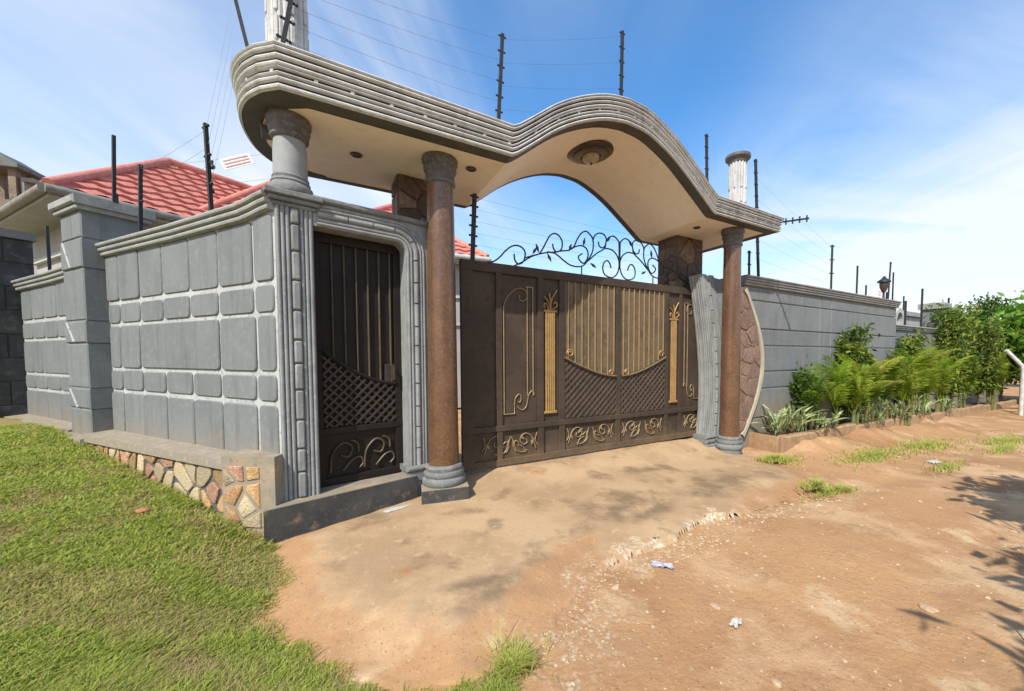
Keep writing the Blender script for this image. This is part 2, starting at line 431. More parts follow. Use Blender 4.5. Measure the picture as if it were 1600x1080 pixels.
def crv(pts, per=5):
    """Catmull-Rom through 2-d points"""
    out = []; n = len(pts)
    for i in range(n - 1):
        p0, p1, p2, p3 = pts[max(i - 1, 0)], pts[i], pts[i + 1], pts[min(i + 2, n - 1)]
        for k in range(per):
            t = k / per
            out.append(tuple(.5 * (2 * p1[j] + (p2[j] - p0[j]) * t + (2 * p0[j] - 5 * p1[j] + 4 * p2[j] - p3[j]) * t * t + (3 * p1[j] - p0[j] - 3 * p2[j] + p3[j]) * t ** 3) for j in range(2)))
    out.append(tuple(pts[-1])); return out

# ------------------------------------------------------------------ terrain
def sd(x, y):
    dx, dy = x - GF.o[0], y - GF.o[1]
    return dx * GF.ex[0] + dy * GF.ex[1], dx * GF.ey[0] + dy * GF.ey[1]
def A_of(s):
    return np.where(s < 1, -.05, np.where(s < 4, -.05 - .1 * (s - 1) / 3, np.maximum(-.15 - .022 * (s - 4), -1.2)))
def lawn_t(x, y):
    return (x + 2.39) * SF.ex[0] + (y - 3.26) * SF.ex[1]
def lawn_z(x, y):
    return np.clip(.11 * (lawn_t(x, y) + .9), 0.0, .55) + .02
LAWN = [(-2.3, 3.2), (-1.97, 2.65), (-1.72, 2.25), (-1.46, 2.06), (-1.30, 1.99), (-1.07, 1.86), (-.85, 1.75), (-.54, 1.72), (-.40, 1.80), (-.27, 1.90), (-.20, 1.86),
        (-.21, 1.66), (-.26, 1.4), (.1, .5), (.3, -4), (-60, -4), (-60, 30), (-8.6, 7.0), (-2.39, 3.45)]
SLAB = [(-2.6, 3.2), (-2.1, 2.6), (-1.85, 2.2), (-1.5, 1.98), (-1.1, 1.83), (-.8, 1.74), (-.5, 1.75), (-.23, 1.95), (0.0, 2.19), (.12, 2.5), (.23, 2.72), (.61, 3.01), (.86, 3.16),
        (1.0, 3.20), (1.163, 3.37), (1.5, 3.66), (1.967, 3.90), (2.6, 4.3), (3.06, 4.52), (3.35, 4.95), (3.5, 5.5), (3.3, 6.1), (3.1, 6.8), (2.9, 7.6), (-1.4, 5.1), (-1.7, 4.3)]
def poly_sd(P, x, y):
    """signed distance, positive inside"""
    x = np.asarray(x, float); y = np.asarray(y, float)
    ins = np.zeros(x.shape, bool); dm = np.full(x.shape, 1e9)
    for i in range(len(P)):
        (x1, y1), (x2, y2) = P[i], P[i - 1]
        if y1 != y2:
            c = ((y1 > y) != (y2 > y)) & (x < (x2 - x1) * (y - y1) / (y2 - y1) + x1); ins ^= c
        vx, vy = x2 - x1, y2 - y1; t = np.clip(((x - x1) * vx + (y - y1) * vy) / (vx * vx + vy * vy), 0, 1)
        dm = np.minimum(dm, np.hypot(x - x1 - t * vx, y - y1 - t * vy))
    return np.where(ins, dm, -dm)
_r = np.random.RandomState(3)
_lat = _r.rand(64, 64)
def vnoise(x, y):
    xi = np.floor(x).astype(int); yi = np.floor(y).astype(int); fx = x - xi; fy = y - yi
    fx = fx * fx * (3 - 2 * fx); fy = fy * fy * (3 - 2 * fy); g = lambda a, b: _lat[a % 64, b % 64]
    return (g(xi, yi) * (1 - fx) + g(xi + 1, yi) * fx) * (1 - fy) + (g(xi, yi + 1) * (1 - fx) + g(xi + 1, yi + 1) * fx) * fy
def fbm(x, y, sc, o=4):
    x = np.asarray(x, float); y = np.asarray(y, float); v = 0; a = .5
    for k in range(o): v = v + a * (vnoise(x * sc * 2 ** k + 17 * k, y * sc * 2 ** k + 31 * k) - .5); a *= .5
    return v
def lawn_mask(x, y):
    return smoothstep(-.03, .14, poly_sd(LAWN, x, y) + fbm(x, y, 3.0) * .25)
def terrain(x, y):
    s, d = sd(x, y)
    road = A_of(s) - .055 + fbm(x, y, .9, 3) * .05 + fbm(x, y, 7, 3) * .014
    road = road - .03 * smoothstep(-.3, -2.5, d) * np.exp(-((d + 1.5) / .5) ** 2)
    road = road + .15 * np.exp(-((d + .08) / .34) ** 2) * smoothstep(4.9, 5.6, s) * (1 + fbm(x, y, 2.5, 3) * 1.5)
    for rd in (-1.5, -2.9): road = road - .028 * np.exp(-((d - rd - .12 * np.sin(s * .8)) / .22) ** 2) * smoothstep(.5, 2.5, s)
    ld = poly_sd(LAWN, x, y); far = np.hypot(x, y)
    m = lawn_mask(x, y) * smoothstep(-.05, .85, ld)
    z = road * (1 - m) + (lawn_z(x, y) - .02 + fbm(x, y, 2.2, 3) * .04) * m
    return np.where(far > 60, np.minimum(z, z * 0 - .8), z)
def axis(lo, hi, step, far, grow=1.35):
    mid = list(np.arange(lo, hi + 1e-6, step)); a = []; v = lo; st = step
    while v > -far: st *= grow; v -= st; a.append(v)
    b = []; v = mid[-1]; st = step
    while v < far: st *= grow; v += st; b.append(v)
    return np.array(a[::-1] + mid + b)
def grid_mesh(name, X, Y, Z, mask=None):
    ny, nx = X.shape; idx = np.arange(nx * ny).reshape(ny, nx)
    q = np.stack([idx[:-1, :-1], idx[:-1, 1:], idx[1:, 1:], idx[1:, :-1]], -1).reshape(-1, 4)
    if mask is not None:
        mk = mask.reshape(-1); q = q[mk[q].all(1)]
    used = np.unique(q); rem = -np.ones(nx * ny, int); rem[used] = np.arange(len(used)); q = rem[q]
    V = np.stack([X, Y, Z], -1).reshape(-1, 3)[used]
    return raw_mesh(name, V, q), used
def raw_mesh(name, V, q, smooth=True):
    me = bpy.data.meshes.new(name); k = q.shape[1]
    me.vertices.add(len(V)); me.vertices.foreach_set('co', V.astype(np.float32).ravel())
    me.loops.add(q.size); me.loops.foreach_set('vertex_index', q.astype(np.int32).ravel())
    me.polygons.add(len(q)); me.polygons.foreach_set('loop_start', np.arange(len(q), dtype=np.int32) * k)
    me.polygons.foreach_set('loop_total', np.full(len(q), k, np.int32))
    me.polygons.foreach_set('use_smooth', np.full(len(q), smooth))
    me.update(calc_edges=True); return me
def set_attr(me, name, val):
    a = me.attributes.new(name, 'FLOAT', 'POINT'); a.data.foreach_set('value', np.asarray(val, np.float32).ravel())

def dirt_colour(noise, ramp, mix):
    c = mix(ramp(noise(.55), .40, .62), (.42, .245, .122), (.325, .18, .09))
    c = mix(ramp(noise(1.15, 6), .48, .66), c, (.50, .335, .19))
    c = mix(ramp(noise(2.7, 6), .50, .68), c, (.36, .215, .115))
    c = mix(ramp(noise(1.9, 5), .58, .72), c, (.53, .385, .235))
    c = mix(ramp(noise(26, 4), .58, .74), c, (.44, .32, .20))
    return mix(ramp(noise(60, 3), .58, .74), c, (.22, .115, .055))
def rubble_mix(n, l, c, noise, ramp, mix):
    rb = n.new('ShaderNodeAttribute'); rb.attribute_name = 'rubble'
    vo = n.new('ShaderNodeTexVoronoi'); vo.inputs['Scale'].default_value = 30
    g = n.new('ShaderNodeNewGeometry'); l.new(g.outputs['Position'], vo.inputs['Vector'])
    k = n.new('ShaderNodeMath'); k.operation = 'MULTIPLY'; l.new(rb.outputs['Fac'], k.inputs[0]); l.new(ramp(noise(15, 7, .7), .42, .66), k.inputs[1])
    return mix(k.outputs[0], c, mix(ramp(vo.outputs['Distance'], .25, .6), (.56, .44, .31), (.36, .245, .145)))
def ground_material():
    m = bpy.data.materials.new('red_dirt_and_lawn_soil'); m.use_nodes = True
    n, l = m.node_tree.nodes, m.node_tree.links; b = n['Principled BSDF']; b.inputs['Roughness'].default_value = .95
    b.inputs['Specular IOR Level'].default_value = .15
    geo = n.new('ShaderNodeNewGeometry')
    def noise(sc, det=5, ro=.6):
        t = n.new('ShaderNodeTexNoise'); t.inputs['Scale'].default_value = sc; t.inputs['Detail'].default_value = det; t.inputs['Roughness'].default_value = ro
        l.new(geo.outputs['Position'], t.inputs['Vector']); return t.outputs['Fac']
    def ramp(v, a, b_):
        r = n.new('ShaderNodeMapRange'); r.interpolation_type = 'SMOOTHSTEP'; r.inputs['From Min'].default_value = a; r.inputs['From Max'].default_value = b_; l.new(v, r.inputs['Value']); return r.outputs[0]
    def mix(f, c1, c2):
        x = n.new('ShaderNodeMixRGB'); l.new(f, x.inputs['Fac'])
        for i, c in ((1, c1), (2, c2)):
            if isinstance(c, tuple): x.inputs[i].default_value = (*c, 1)
            else: l.new(c, x.inputs[i])
        return x.outputs[0]
    c = rubble_mix(n, l, dirt_colour(noise, ramp, mix), noise, ramp, mix)
    at = n.new('ShaderNodeAttribute'); at.attribute_name = 'lawn'
    soil = mix(ramp(noise(4), .4, .65), (.24, .23, .07), (.36, .27, .13))
    c = mix(at.outputs['Fac'], c, soil)
    l.new(c, b.inputs['Base Color'])
    bp = n.new('ShaderNodeBump'); bp.inputs['Strength'].default_value = .7; bp.inputs['Distance'].default_value = .02
    l.new(noise(22, 8, .65), bp.inputs['Height']); l.new(bp.outputs[0], b.inputs['Normal'])
    return m
xs = axis(-5.0, 8.0, .05, 900); ys = axis(.8, 8.0, .05, 900)
X, Y = np.meshgrid(xs, ys)
Z = terrain(X, Y)
me, used = grid_mesh('ground', X, Y, Z)
set_attr(me, 'lawn', np.maximum(lawn_mask(X, Y), 0).ravel()[used])
me.materials.append(ground_material())
o = bpy.data.objects.new('ground', me); C.objects.link(o); props(o, 'red dirt road and the soil under the lawn', None, None, 'structure')

GROUND_ME, GROUND_XY, GROUND_USED = me, (X, Y), used
# concrete apron in front of the gate
def slab_z(x, y):
    s, d = sd(x, y); A = A_of(s)
    return A + smoothstep(.12, .8, d) * (.035 - A)
xs = np.arange(-2.8, 3.8, .03); ys = np.arange(1.55, 7.7, .03)
X, Y = np.meshgrid(xs, ys)
D = poly_sd(SLAB, X, Y) + fbm(X, Y, 2.6, 5) * .24
lip = smoothstep(.0, .035, D)
front = smoothstep(-1.9, -.2, X)                          # the far left dips under dust instead of ending in a broken lip
Zs = slab_z(X, Y) - .014 * smoothstep(.5, .0, D) + fbm(X, Y, 1.3, 3) * .025 + fbm(X, Y, 14, 2) * .004
broken = smoothstep(.02, .22, D)
Zs = Zs - (1 - broken) * (.012 + .03 * np.abs(fbm(X, Y, 16, 3)))
lipk = smoothstep(.15, .5, X) * smoothstep(2.1, 1.5, X)              # the broken lip stands clear only in the middle; elsewhere earth has washed over the edge
T_ = terrain(X, Y)
soft = smoothstep(.0, .55, D)
Zs = np.where(D > 0, Zs, T_)
Zs = lipk * (Zs * lip + (T_ - .02) * (1 - lip)) + (1 - lipk) * (Zs * soft + (T_ + .006) * (1 - soft)) * 1.0 - (1 - lipk) * .03 * (D < .0)
me, used = grid_mesh('concrete_apron', X, Y, Zs, D > -.02)
def blob(x, y, L):
    v = 0 * x
    for cx_, cy_, rx, ry, an in L:
        ca, sa = math.cos(R(an)), math.sin(R(an)); dx, dy = x - cx_, y - cy_
        v = np.maximum(v, 1 - np.sqrt(((dx * ca + dy * sa) / rx) ** 2 + ((dy * ca - dx * sa) / ry) ** 2) + fbm(x, y, 2.4, 5) * 1.5)
    return smoothstep(0, .55, v)
STAIN = [(.62, 3.85, .75, .45, 25), (1.9, 4.55, .9, .35, 30), (1.2, 5.2, .5, .25, 30), (-.55, 2.45, .6, .25, 20)]
RUBBLE = [(.10, 2.62, .20, .42, -25), (.22, 2.22, .30, .40, -30), (.95, 3.12, .55, .13, 28), (1.55, 3.62, .42, .16, 33), (-.08, 2.0, .30, .22, -40), (.55, 2.85, .4, .16, 30), (2.3, 4.02, .5, .12, 30)]
set_attr(me, 'stain', blob(X, Y, STAIN).ravel()[used])
set_attr(me, 'rubble', blob(X, Y, RUBBLE).ravel()[used])
set_attr(me, 'dirt', ((1 - lipk * .9) * smoothstep(.62, .0, D) * 1.15 + lipk * smoothstep(.03, .0, D) * .2).ravel()[used])
set_attr(me, 'edge', (np.clip(D, -.1, 1) + (1 - smoothstep(-.6, -.1, X)) + fbm(X, Y, 1.1, 2) * .22).ravel()[used])
def slab_material():
    m = bpy.data.materials.new('dusty_concrete'); m.use_nodes = True
    n, l = m.node_tree.nodes, m.node_tree.links; b = n['Principled BSDF']; b.inputs['Roughness'].default_value = .9
    b.inputs['Specular IOR Level'].default_value = .2
    geo = n.new('ShaderNodeNewGeometry')
    def noise(sc, det=5, ro=.6):
        t = n.new('ShaderNodeTexNoise'); t.inputs['Scale'].default_value = sc; t.inputs['Detail'].default_value = det; t.inputs['Roughness'].default_value = ro
        l.new(geo.outputs['Position'], t.inputs['Vector']); return t.outputs['Fac']
    def ramp(v, a, b_):
        r = n.new('ShaderNodeMapRange'); r.interpolation_type = 'SMOOTHSTEP'; r.inputs['From Min'].default_value = a; r.inputs['From Max'].default_value = b_; l.new(v, r.inputs['Value']); return r.outputs[0]
    def mix(f, c1, c2):
        x = n.new('ShaderNodeMixRGB'); l.new(f, x.inputs['Fac'])
        for i, c in ((1, c1), (2, c2)):
            if isinstance(c, tuple): x.inputs[i].default_value = (*c, 1)
            else: l.new(c, x.inputs[i])
        return x.outputs[0]
    c = mix(ramp(noise(.9, 4), .42, .6), (.45, .315, .185), (.355, .24, .14))
    c = mix(ramp(noise(2.4, 5), .52, .68), c, (.26, .18, .105))
    c = mix(ramp(noise(1.4, 5), .60, .72), c, (.34, .175, .08))
    c = mix(ramp(noise(9, 6), .55, .7), c, (.44, .32, .185))
    c = mix(ramp(noise(45, 3), .58, .72), c, (.36, .23, .12))
    at = n.new('ShaderNodeAttribute'); at.attribute_name = 'edge'
    e = n.new('ShaderNodeMath'); e.operation = 'ADD'; l.new(at.outputs['Fac'], e.inputs[0])
    q = n.new('ShaderNodeMath'); q.operation = 'MULTIPLY_ADD'; l.new(noise(7, 4), q.inputs[0]); q.inputs[1].default_value = .75; q.inputs[2].default_value = -.36; l.new(q.outputs[0], e.inputs[1])
    c = mix(ramp(e.outputs[0], .17, .05), c, mix(ramp(noise(32, 3), .42, .6), (.40, .29, .17), (.60, .50, .37)))
    st = n.new('ShaderNodeAttribute'); st.attribute_name = 'stain'
    sf = n.new('ShaderNodeMath'); sf.operation = 'MULTIPLY'; l.new(st.outputs['Fac'], sf.inputs[0]); l.new(ramp(noise(3.5, 6, .65), .30, .60), sf.inputs[1])
    c = mix(sf.outputs[0], c, (.215, .150, .090))
    ad = n.new('ShaderNodeAttribute'); ad.attribute_name = 'dirt'
    e2 = n.new('ShaderNodeMath'); e2.operation = 'ADD'; l.new(ad.outputs['Fac'], e2.inputs[0])
    q2 = n.new('ShaderNodeMath'); q2.operation = 'MULTIPLY_ADD'; l.new(noise(5, 6, .65), q2.inputs[0]); q2.inputs[1].default_value = 1.5; q2.inputs[2].default_value = -.75; l.new(q2.outputs[0], e2.inputs[1])
    c = mix(ramp(e2.outputs[0], .25, .75), c, dirt_colour(noise, ramp, mix))
    c = rubble_mix(n, l, c, noise, ramp, mix)
    l.new(c, b.inputs['Base Color'])
    bp = n.new('ShaderNodeBump'); bp.inputs['Strength'].default_value = .5; bp.inputs['Distance'].default_value = .012
    l.new(noise(30, 8, .65), bp.inputs['Height']); l.new(bp.outputs[0], b.inputs['Normal'])
    return m
me.materials.append(slab_material())
set_attr(GROUND_ME, 'rubble', blob(GROUND_XY[0], GROUND_XY[1], RUBBLE).ravel()[GROUND_USED])
o = bpy.data.objects.new('concrete_apron', me); C.objects.link(o); props(o, 'dusty concrete apron with a crumbling edge before the gates', None, None, 'structure')

# ------------------------------------------------------------------ side wall (left)
def rounded(name, F, a0, a1, c0, c1, b0, b1, mt, parent, r=.04, ch=.008):
    mb = MB(); r = min(r, (a1 - a0) * .4, (c1 - c0) * .4); mb.rblock(F, rrect(a0, a1, c0, c1, r), b0, b1, ch); return obj(name, mb, mt, parent, smooth=40)
def coping_profile(F, path, prof, mb):
    """sweep a (b,c) profile along (a, zlift) stations"""
    n = len(prof); vs = []; fs = []
    for a, dz in path:
        for b, c in prof: vs.append(F(a, b, c + dz))
    for i in range(len(path) - 1):
        for k in range(n): fs.append((i * n + k, i * n + (k + 1) % n, (i + 1) * n + (k + 1) % n, (i + 1) * n + k))
    fs += [tuple(range(n)), tuple(range(len(path) * n - 1, (len(path) - 1) * n - 1, -1))]
    mb.add(vs, fs)
def ribs(b0, out, c0, c1, n, back):
    """a moulding of n half-round ribs stepping out towards the top"""
    pr = [(back, c0)]
    for k in range(n):
        z0 = c0 + (c1 - c0) * k / n; z1 = c0 + (c1 - c0) * (k + 1) / n; o0 = b0 + (out - b0) * (k + .3) / n; o1 = o0 + abs(z1 - z0) * .38 * (1 if out > b0 else -1)
        g = .1 * (z1 - z0)
        pr += [(o0, z0 + g * .5), (o1, z0 + g * 2), (o1 + (o1 - o0) * .25, (z0 + z1) / 2), (o1, z1 - g * 2), (o0, z1 - g * .5)]
    return pr + [(back, c1)]

BLK = .016
w1 = thing('boundary_wall', SF(1.6, 0, .2), 'grey boundary wall with white joints between rounded blocks, beside the small dark gate', 'wall')
mb = MB(); mb.prism(SF, [(0.001, -.3), (3.5, -.3), (3.5, 2.64), (0.35, 2.64), (0.001, 2.66)], -.2, 0)
obj('wall_face', mb, M['joint'], w1)
rows = [(2.085, 2.60), (1.824, 2.042), (1.312, 1.790), (1.055, 1.276), (.50, 1.018)]
jt = [.012, .31, .88, 1.40, 1.95, 2.47, 2.98, 3.30]
for ri, (c0, c1) in enumerate(rows):
    cols = list(zip(jt[:-1], jt[1:]))
    if ri == 2: cols = [(.012, .29), (.29, .88), (.88, 2.50), (2.50, 3.0), (3.0, 3.3)]
    for k, (a0, a1) in enumerate(cols):
        if ri == 0 and k == 0: c1b = c1 + .03
        else: c1b = c1
        tight = .010 if ri in (0, 4) and a0 > .8 else .020
        rounded('block', SF, a0 + tight, a1 - tight, c0 + rng.uniform(-.006, .006), c1b + rng.uniform(-.006, .006), 0, BLK + rng.uniform(-.004, .004), M['grey'], w1)
mb = MB(); coping_profile(SF, [(0.003, .045), (.12, .035), (.26, .015), (.42, .0), (1.6, -.012), (3.32, .0)], ribs(.028, .085, 2.605, 2.752, 3, -.22), mb)
obj('coping', mb, M['moulding'], w1, smooth=35)
mb = MB(); mb.box(SF, 1.92, 1.96, -.01, .012, 2.475, 2.515)
obj('wall_hole', mb, M['black_base'], w1)
# ledge and stone plinth
def ledge_o(t): return .20 + .07 * (t - .42) / 2.9
mb = MB(); mb.prismz(SF, [(.42, .0), (3.3, .0), (3.3, ledge_o(3.3)), (.42, ledge_o(.42))], .47, lambda a, b: .565 - b * .06)
obj('ledge', mb, M['ledge'], w1)
mb = MB(); mb.prismz(SF, [(0.002, .0), (.5, .0), (.43, .235), (-.05, .09)], -.15, lambda a, b: .615 - b * .05)
obj('end_block', mb, M['stepc'], w1)
mb = MB(); mb.prismz(SF, [(.40, .0), (3.3, .0), (3.3, ledge_o(3.3) - .045), (.40, ledge_o(.42) - .045)], -.2, .47)
obj('plinth_backing', mb, M['pointing'], w1)
LFr = Fr(SF(.40, ledge_o(.42) - .045, 0)[:2], (SF(3.3, ledge_o(3.3) - .045, 0)[0] - SF(.40, ledge_o(.42) - .045, 0)[0], SF(3.3, ledge_o(3.3) - .045, 0)[1] - SF(.40, ledge_o(.42) - .045, 0)[1]), SF.ey)
for k, pl in enumerate(voronoi([(.0, .06), (2.9, .06), (2.9, .465), (.0, .465)], 34, .017, 5, 1.9)):
    mb = MB(); mb.rblock(LFr, [(a + rng.uniform(-.008, .008), c + rng.uniform(-.008, .008)) for a, c in chain(pl)], 0, rng.uniform(.012, .022), .005)
    obj('stone', mb, [M['stone_tan'], M['stone_pale'], M['stone_red'], M['stone_tan'], M['stone_pale'], M['stone_tan']][rng.randrange(6)], w1, smooth=40)
# stones on the front of the end block
EB = Fr(SF(-.05, .09, 0)[:2], (SF(.43, .235, 0)[0] - SF(-.05, .09, 0)[0], SF(.43, .235, 0)[1] - SF(-.05, .09, 0)[1]), SF.ey)
for pl in voronoi([(.12, .0), (.49, .0), (.49, .54), (.12, .54)], 8, .017, 8, 1.3):
    mb = MB(); mb.rblock(EB, pl, 0, rng.uniform(.008, .016), .005)
    obj('stone', mb, [M['stone_tan'], M['stone_pale'], M['stone_red'], M['stone_tan'], M['stone_pale'], M['stone_tan']][rng.randrange(6)], w1, smooth=40)

# pier
pr = thing('wall_pier', SF(3.6, .09, .3), 'square grey pier with a flat cap standing up from the boundary wall', 'pier')
mb = MB(); mb.box(SF, 3.305, 3.875, -.33, .18, -.2, 3.1); obj('shaft', mb, M['grey'], pr)
mb = MB()
for (c0, c1, ch) in ((2.80, 3.10, 0), (2.46, 2.76, 0), (1.84, 2.43, 0), (1.55, 1.82, 0), (1.06, 1.53, 0), (.80, 1.045, 0), (.2, .785, 0)):
    pass
for (c0, c1, e) in ((2.80, 3.098, .012), (2.46, 2.785, .022), (1.86, 2.445, .012), (1.60, 1.845, .022), (1.075, 1.585, .012), (.83, 1.06, .017), (.25, .815, .012)):
    mb = MB(); mb.bbox(SF, 3.295 - e + .01, 3.885 + e - .01, -.335 - e, .18 + e, c0, c1, .012); obj('course', mb, M['grey'], pr, smooth=40)
for c0, c1 in ((2.47, 2.775), (1.61, 1.835), (.84, 1.05)):
    mb = MB(); mb.tube([SF(3.80, .205, c1), SF(3.60, .205, c0)], .011, 6); obj('white_stripe', mb, M['joint'], pr)
mb = MB(); mb.bbox(SF, 3.25, 3.93, -.39, .235, 3.10, 3.15, .01); mb.bbox(SF, 3.22, 3.96, -.42, .265, 3.152, 3.25, .015)
obj('cap', mb, M['moulding'], pr, smooth=40)
mb = MB(); mb.prismz(SF, [(3.2, .16), (3.98, .16), (3.95, .33), (3.22, .30)], .0, lambda a, b: .53 - b * .08); obj('ledge', mb, M['ledge'], pr)

# far section, a little lower
w2 = thing('boundary_wall', SF(5.0, 0, .4), 'short lower stretch of grey block wall left of the capped pier', 'wall')
mb = MB(); mb.box(SF, 3.88, 6.38, -.2, 0, -.2, 2.5); obj('wall_face', mb, M['joint'], w2)
jt2 = [3.95, 4.42, 4.95, 5.45, 5.93, 6.37]
for ri, (c0, c1) in enumerate([(1.98, 2.42), (1.70, 1.93), (1.20, 1.66), (.97, 1.16), (.45, .93)]):
    cols = list(zip(jt2[:-1], jt2[1:])) if ri != 2 else [(3.95, 5.6), (5.6, 5.98), (5.98, 6.37)]
    for a0, a1 in cols:
        rounded('block', SF, a0 + .014, a1 - .014, c0, c1, 0, BLK, M['grey'], w2)
mb = MB(); coping_profile(SF, [(3.86, .03), (5, .0), (6.42, -.01)], ribs(.028, .085, 2.43, 2.58, 3, -.22), mb); obj('coping', mb, M['moulding'], w2, smooth=35)
mb = MB(); mb.prismz(SF, [(3.9, .0), (6.4, .0), (6.4, .22), (3.9, .22)], .0, lambda a, b: .56 - b * .08); obj('ledge', mb, M['ledge'], w2)

# neighbour's dark wall, running from the end of ours out to the left of the lawn
NF = Fr(SF(6.40, -.13, 0)[:2], (SF.ey[0], SF.ey[1]), (SF.ex[0], SF.ex[1]))      # a = out over the lawn, b = away to the left
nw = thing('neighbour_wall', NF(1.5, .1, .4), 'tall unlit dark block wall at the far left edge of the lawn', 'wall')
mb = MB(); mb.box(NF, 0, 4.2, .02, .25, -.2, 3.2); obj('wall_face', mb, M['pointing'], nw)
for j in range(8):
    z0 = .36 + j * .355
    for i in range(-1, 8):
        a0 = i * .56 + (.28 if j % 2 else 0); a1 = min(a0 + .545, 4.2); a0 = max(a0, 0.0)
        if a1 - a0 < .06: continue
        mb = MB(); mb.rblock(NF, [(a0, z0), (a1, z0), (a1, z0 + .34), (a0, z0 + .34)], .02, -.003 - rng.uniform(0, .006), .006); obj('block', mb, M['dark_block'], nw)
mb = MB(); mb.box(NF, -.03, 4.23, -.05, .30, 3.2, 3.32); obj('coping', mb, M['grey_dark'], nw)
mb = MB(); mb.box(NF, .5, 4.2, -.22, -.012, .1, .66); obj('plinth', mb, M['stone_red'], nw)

# ------------------------------------------------------------------ gateway
gw = thing('gateway', GF(1.2, .6, 0), 'large gateway with an arched cream canopy on copper coloured columns', 'gateway')

# pilaster with flutes and a string of bricks
PIL_TOP = 2.70
mb = MB(); mb.box(PF, 0.004, .272, .004, .28, -.1, 2.80); pil = obj('corner_pilaster', mb, M['grey_dark'], gw)
mb = MB()
for a in (.018, .052, .086, .186, .220, .252):
    mb.tube([PF(a, .004, .20), PF(a, .004, PIL_TOP)], .0155, 10)
obj('flute', mb, M['flute'], pil, smooth=50)
z = .205
while z < PIL_TOP - .05:
    h = rng.uniform(.20, .27); h = min(h, PIL_TOP - z)
    mb = MB(); mb.rblock(PF, rrect(.108, .166, z + .006, z + h - .006, .014), .004, -.026, .012); obj('brick', mb, M['flute'], pil, smooth=40); z += h
mb = MB()
for (e, c0, c1) in ((.02, 2.70, 2.735), (.045, 2.737, 2.775), (.07, 2.777, 2.825)):
    mb.bbox(PF, -e + .0, .275 + e, -e, .30, c0, c1, .008)
obj('pilaster_cap', mb, M['ringgrey'], gw, smooth=40)
# pilaster's other face on the side-wall corner
# corner column
ccx, ccy = PF(.135, .12, 0)[:2]
mb = MB(); mb.lathe(ccx, ccy, [(0.122, 2.955), (0.126, 3.0), (0.124, 3.2), (0.117, 3.30)], 32); obj('corner_column', mb, mat('pale_grey_column', (.30, .31, .315), .7, (.25, .26, .26), 5, None, 0, .2, 60), gw, smooth=40)
mb = MB(); mb.lathe(ccx, ccy, [(0.144, 2.825), (0.164, 2.84), (0.170, 2.87), (0.161, 2.90), (0.144, 2.915), (0.139, 2.925), (0.146, 2.935), (0.141, 2.948), (0.132, 2.953), (0.131, 2.965), (0.137, 2.975), (0.132, 2.988), (0.124, 2.992)], 36)
obj('column_base', mb, M['ringgrey'], gw, smooth=40)
mb = MB(); mb.lathe(ccx, ccy, [(0.119, 3.295), (0.139, 3.31), (0.144, 3.325), (0.139, 3.34), (0.144, 3.35), (0.155, 3.40), (0.150, 3.415), (0.165, 3.44), (0.164, 3.47), (0.152, 3.49), (0.152, 3.502)], 36)
obj('column_capital', mb, M['capital'], gw, smooth=40)

# pedestrian door frame: header and right jamb with concentric ribs
def arc_path(off, z_low=.22, zc=2.49, ac=.97, a0=.30):
    p = [(a0, zc + .1 + off)]
    for k in range(9):
        t = R(90 - 90 * k / 8); p.append((ac + (.1 + off) * math.cos(t), zc + (.1 + off) * math.sin(t)))
    return p + [(ac + .1 + off, z_low)]
mb = MB()
hp = [(.272, 2.59)] + [q for q in arc_path(0)[1:-1]] + [(1.07, -.1), (1.32, -.1), (1.32, 2.82), (.272, 2.82)]
mb.prism(PF, hp, 0, .32)
fr = obj('door_frame', mb, M['flute'], gw)
mb = MB()
for off in (.022, .054, .150, .180): mb.tube([PF(a, .002, c) for a, c in arc_path(off)], .0155, 10)
obj('rib', mb, M['flute'], fr, smooth=50)
pth = arc_path(.102); seglen = 0
# bricks strung down the jamb and along the header
def path_at(p, s):
    for (a, b) in zip(p[:-1], p[1:]):
        l = math.hypot(b[0] - a[0], b[1] - a[1])
        if s <= l: t = s / l; return (a[0] + (b[0] - a[0]) * t, a[1] + (b[1] - a[1]) * t)
        s -= l
    return p[-1]
tot = sum(math.hypot(b[0] - a[0], b[1] - a[1]) for a, b in zip(pth[:-1], pth[1:]))
s0 = 0.0
while s0 < tot - .05:
    l = rng.uniform(.19, .25); s1 = min(s0 + l, tot)
    mb = MB(); mb.tube([PF(path_at(pth, s0 + .008 + (s1 - s0 - .016) * k / 5)[0], 0.0, path_at(pth, s0 + .008 + (s1 - s0 - .016) * k / 5)[1]) for k in range(6)], .026, 10)
    obj('brick', mb, M['flute'], fr, smooth=50); s0 = s1
mb = MB(); coping_profile(PF, [(.272, .0), (1.30, .0)], [(.34, 2.80), (-.02, 2.795), (-.035, 2.81), (-.035, 2.83), (-.01, 2.85), (.34, 2.90)], mb)
obj('header_cap', mb, M['ringgrey'], fr, smooth=30)
mb = MB(); mb.bbox(PF, 1.045, 1.34, -.03, .30, .13, .24, .015); mb.bbox(PF, 1.03, 1.35, -.05, .30, .245, .30, .02); obj('jamb_base', mb, M['ringgrey'], fr, smooth=40)
# wall behind jamb up to the gate opening
mb = MB(); mb.box(PF, 1.25, 1.42, .05, .33, -.1, 2.78); obj('return_wall', mb, M['grey'], gw)

# step
mb = MB(); mb.prismz(PF, [(-.15, -.145), (1.13, -.045), (1.13, .55), (.02, .55), (-.02, -.0)], -.3, .196)
st = obj('door_step', mb, M['black_base'], gw)
mb = MB(); mb.prismz(PF, [(-.145, -.14), (1.125, -.040), (1.125, .55), (.02, .55), (-.02, -.0)], .196, .203); obj('tread', mb, M['stepc'], st)

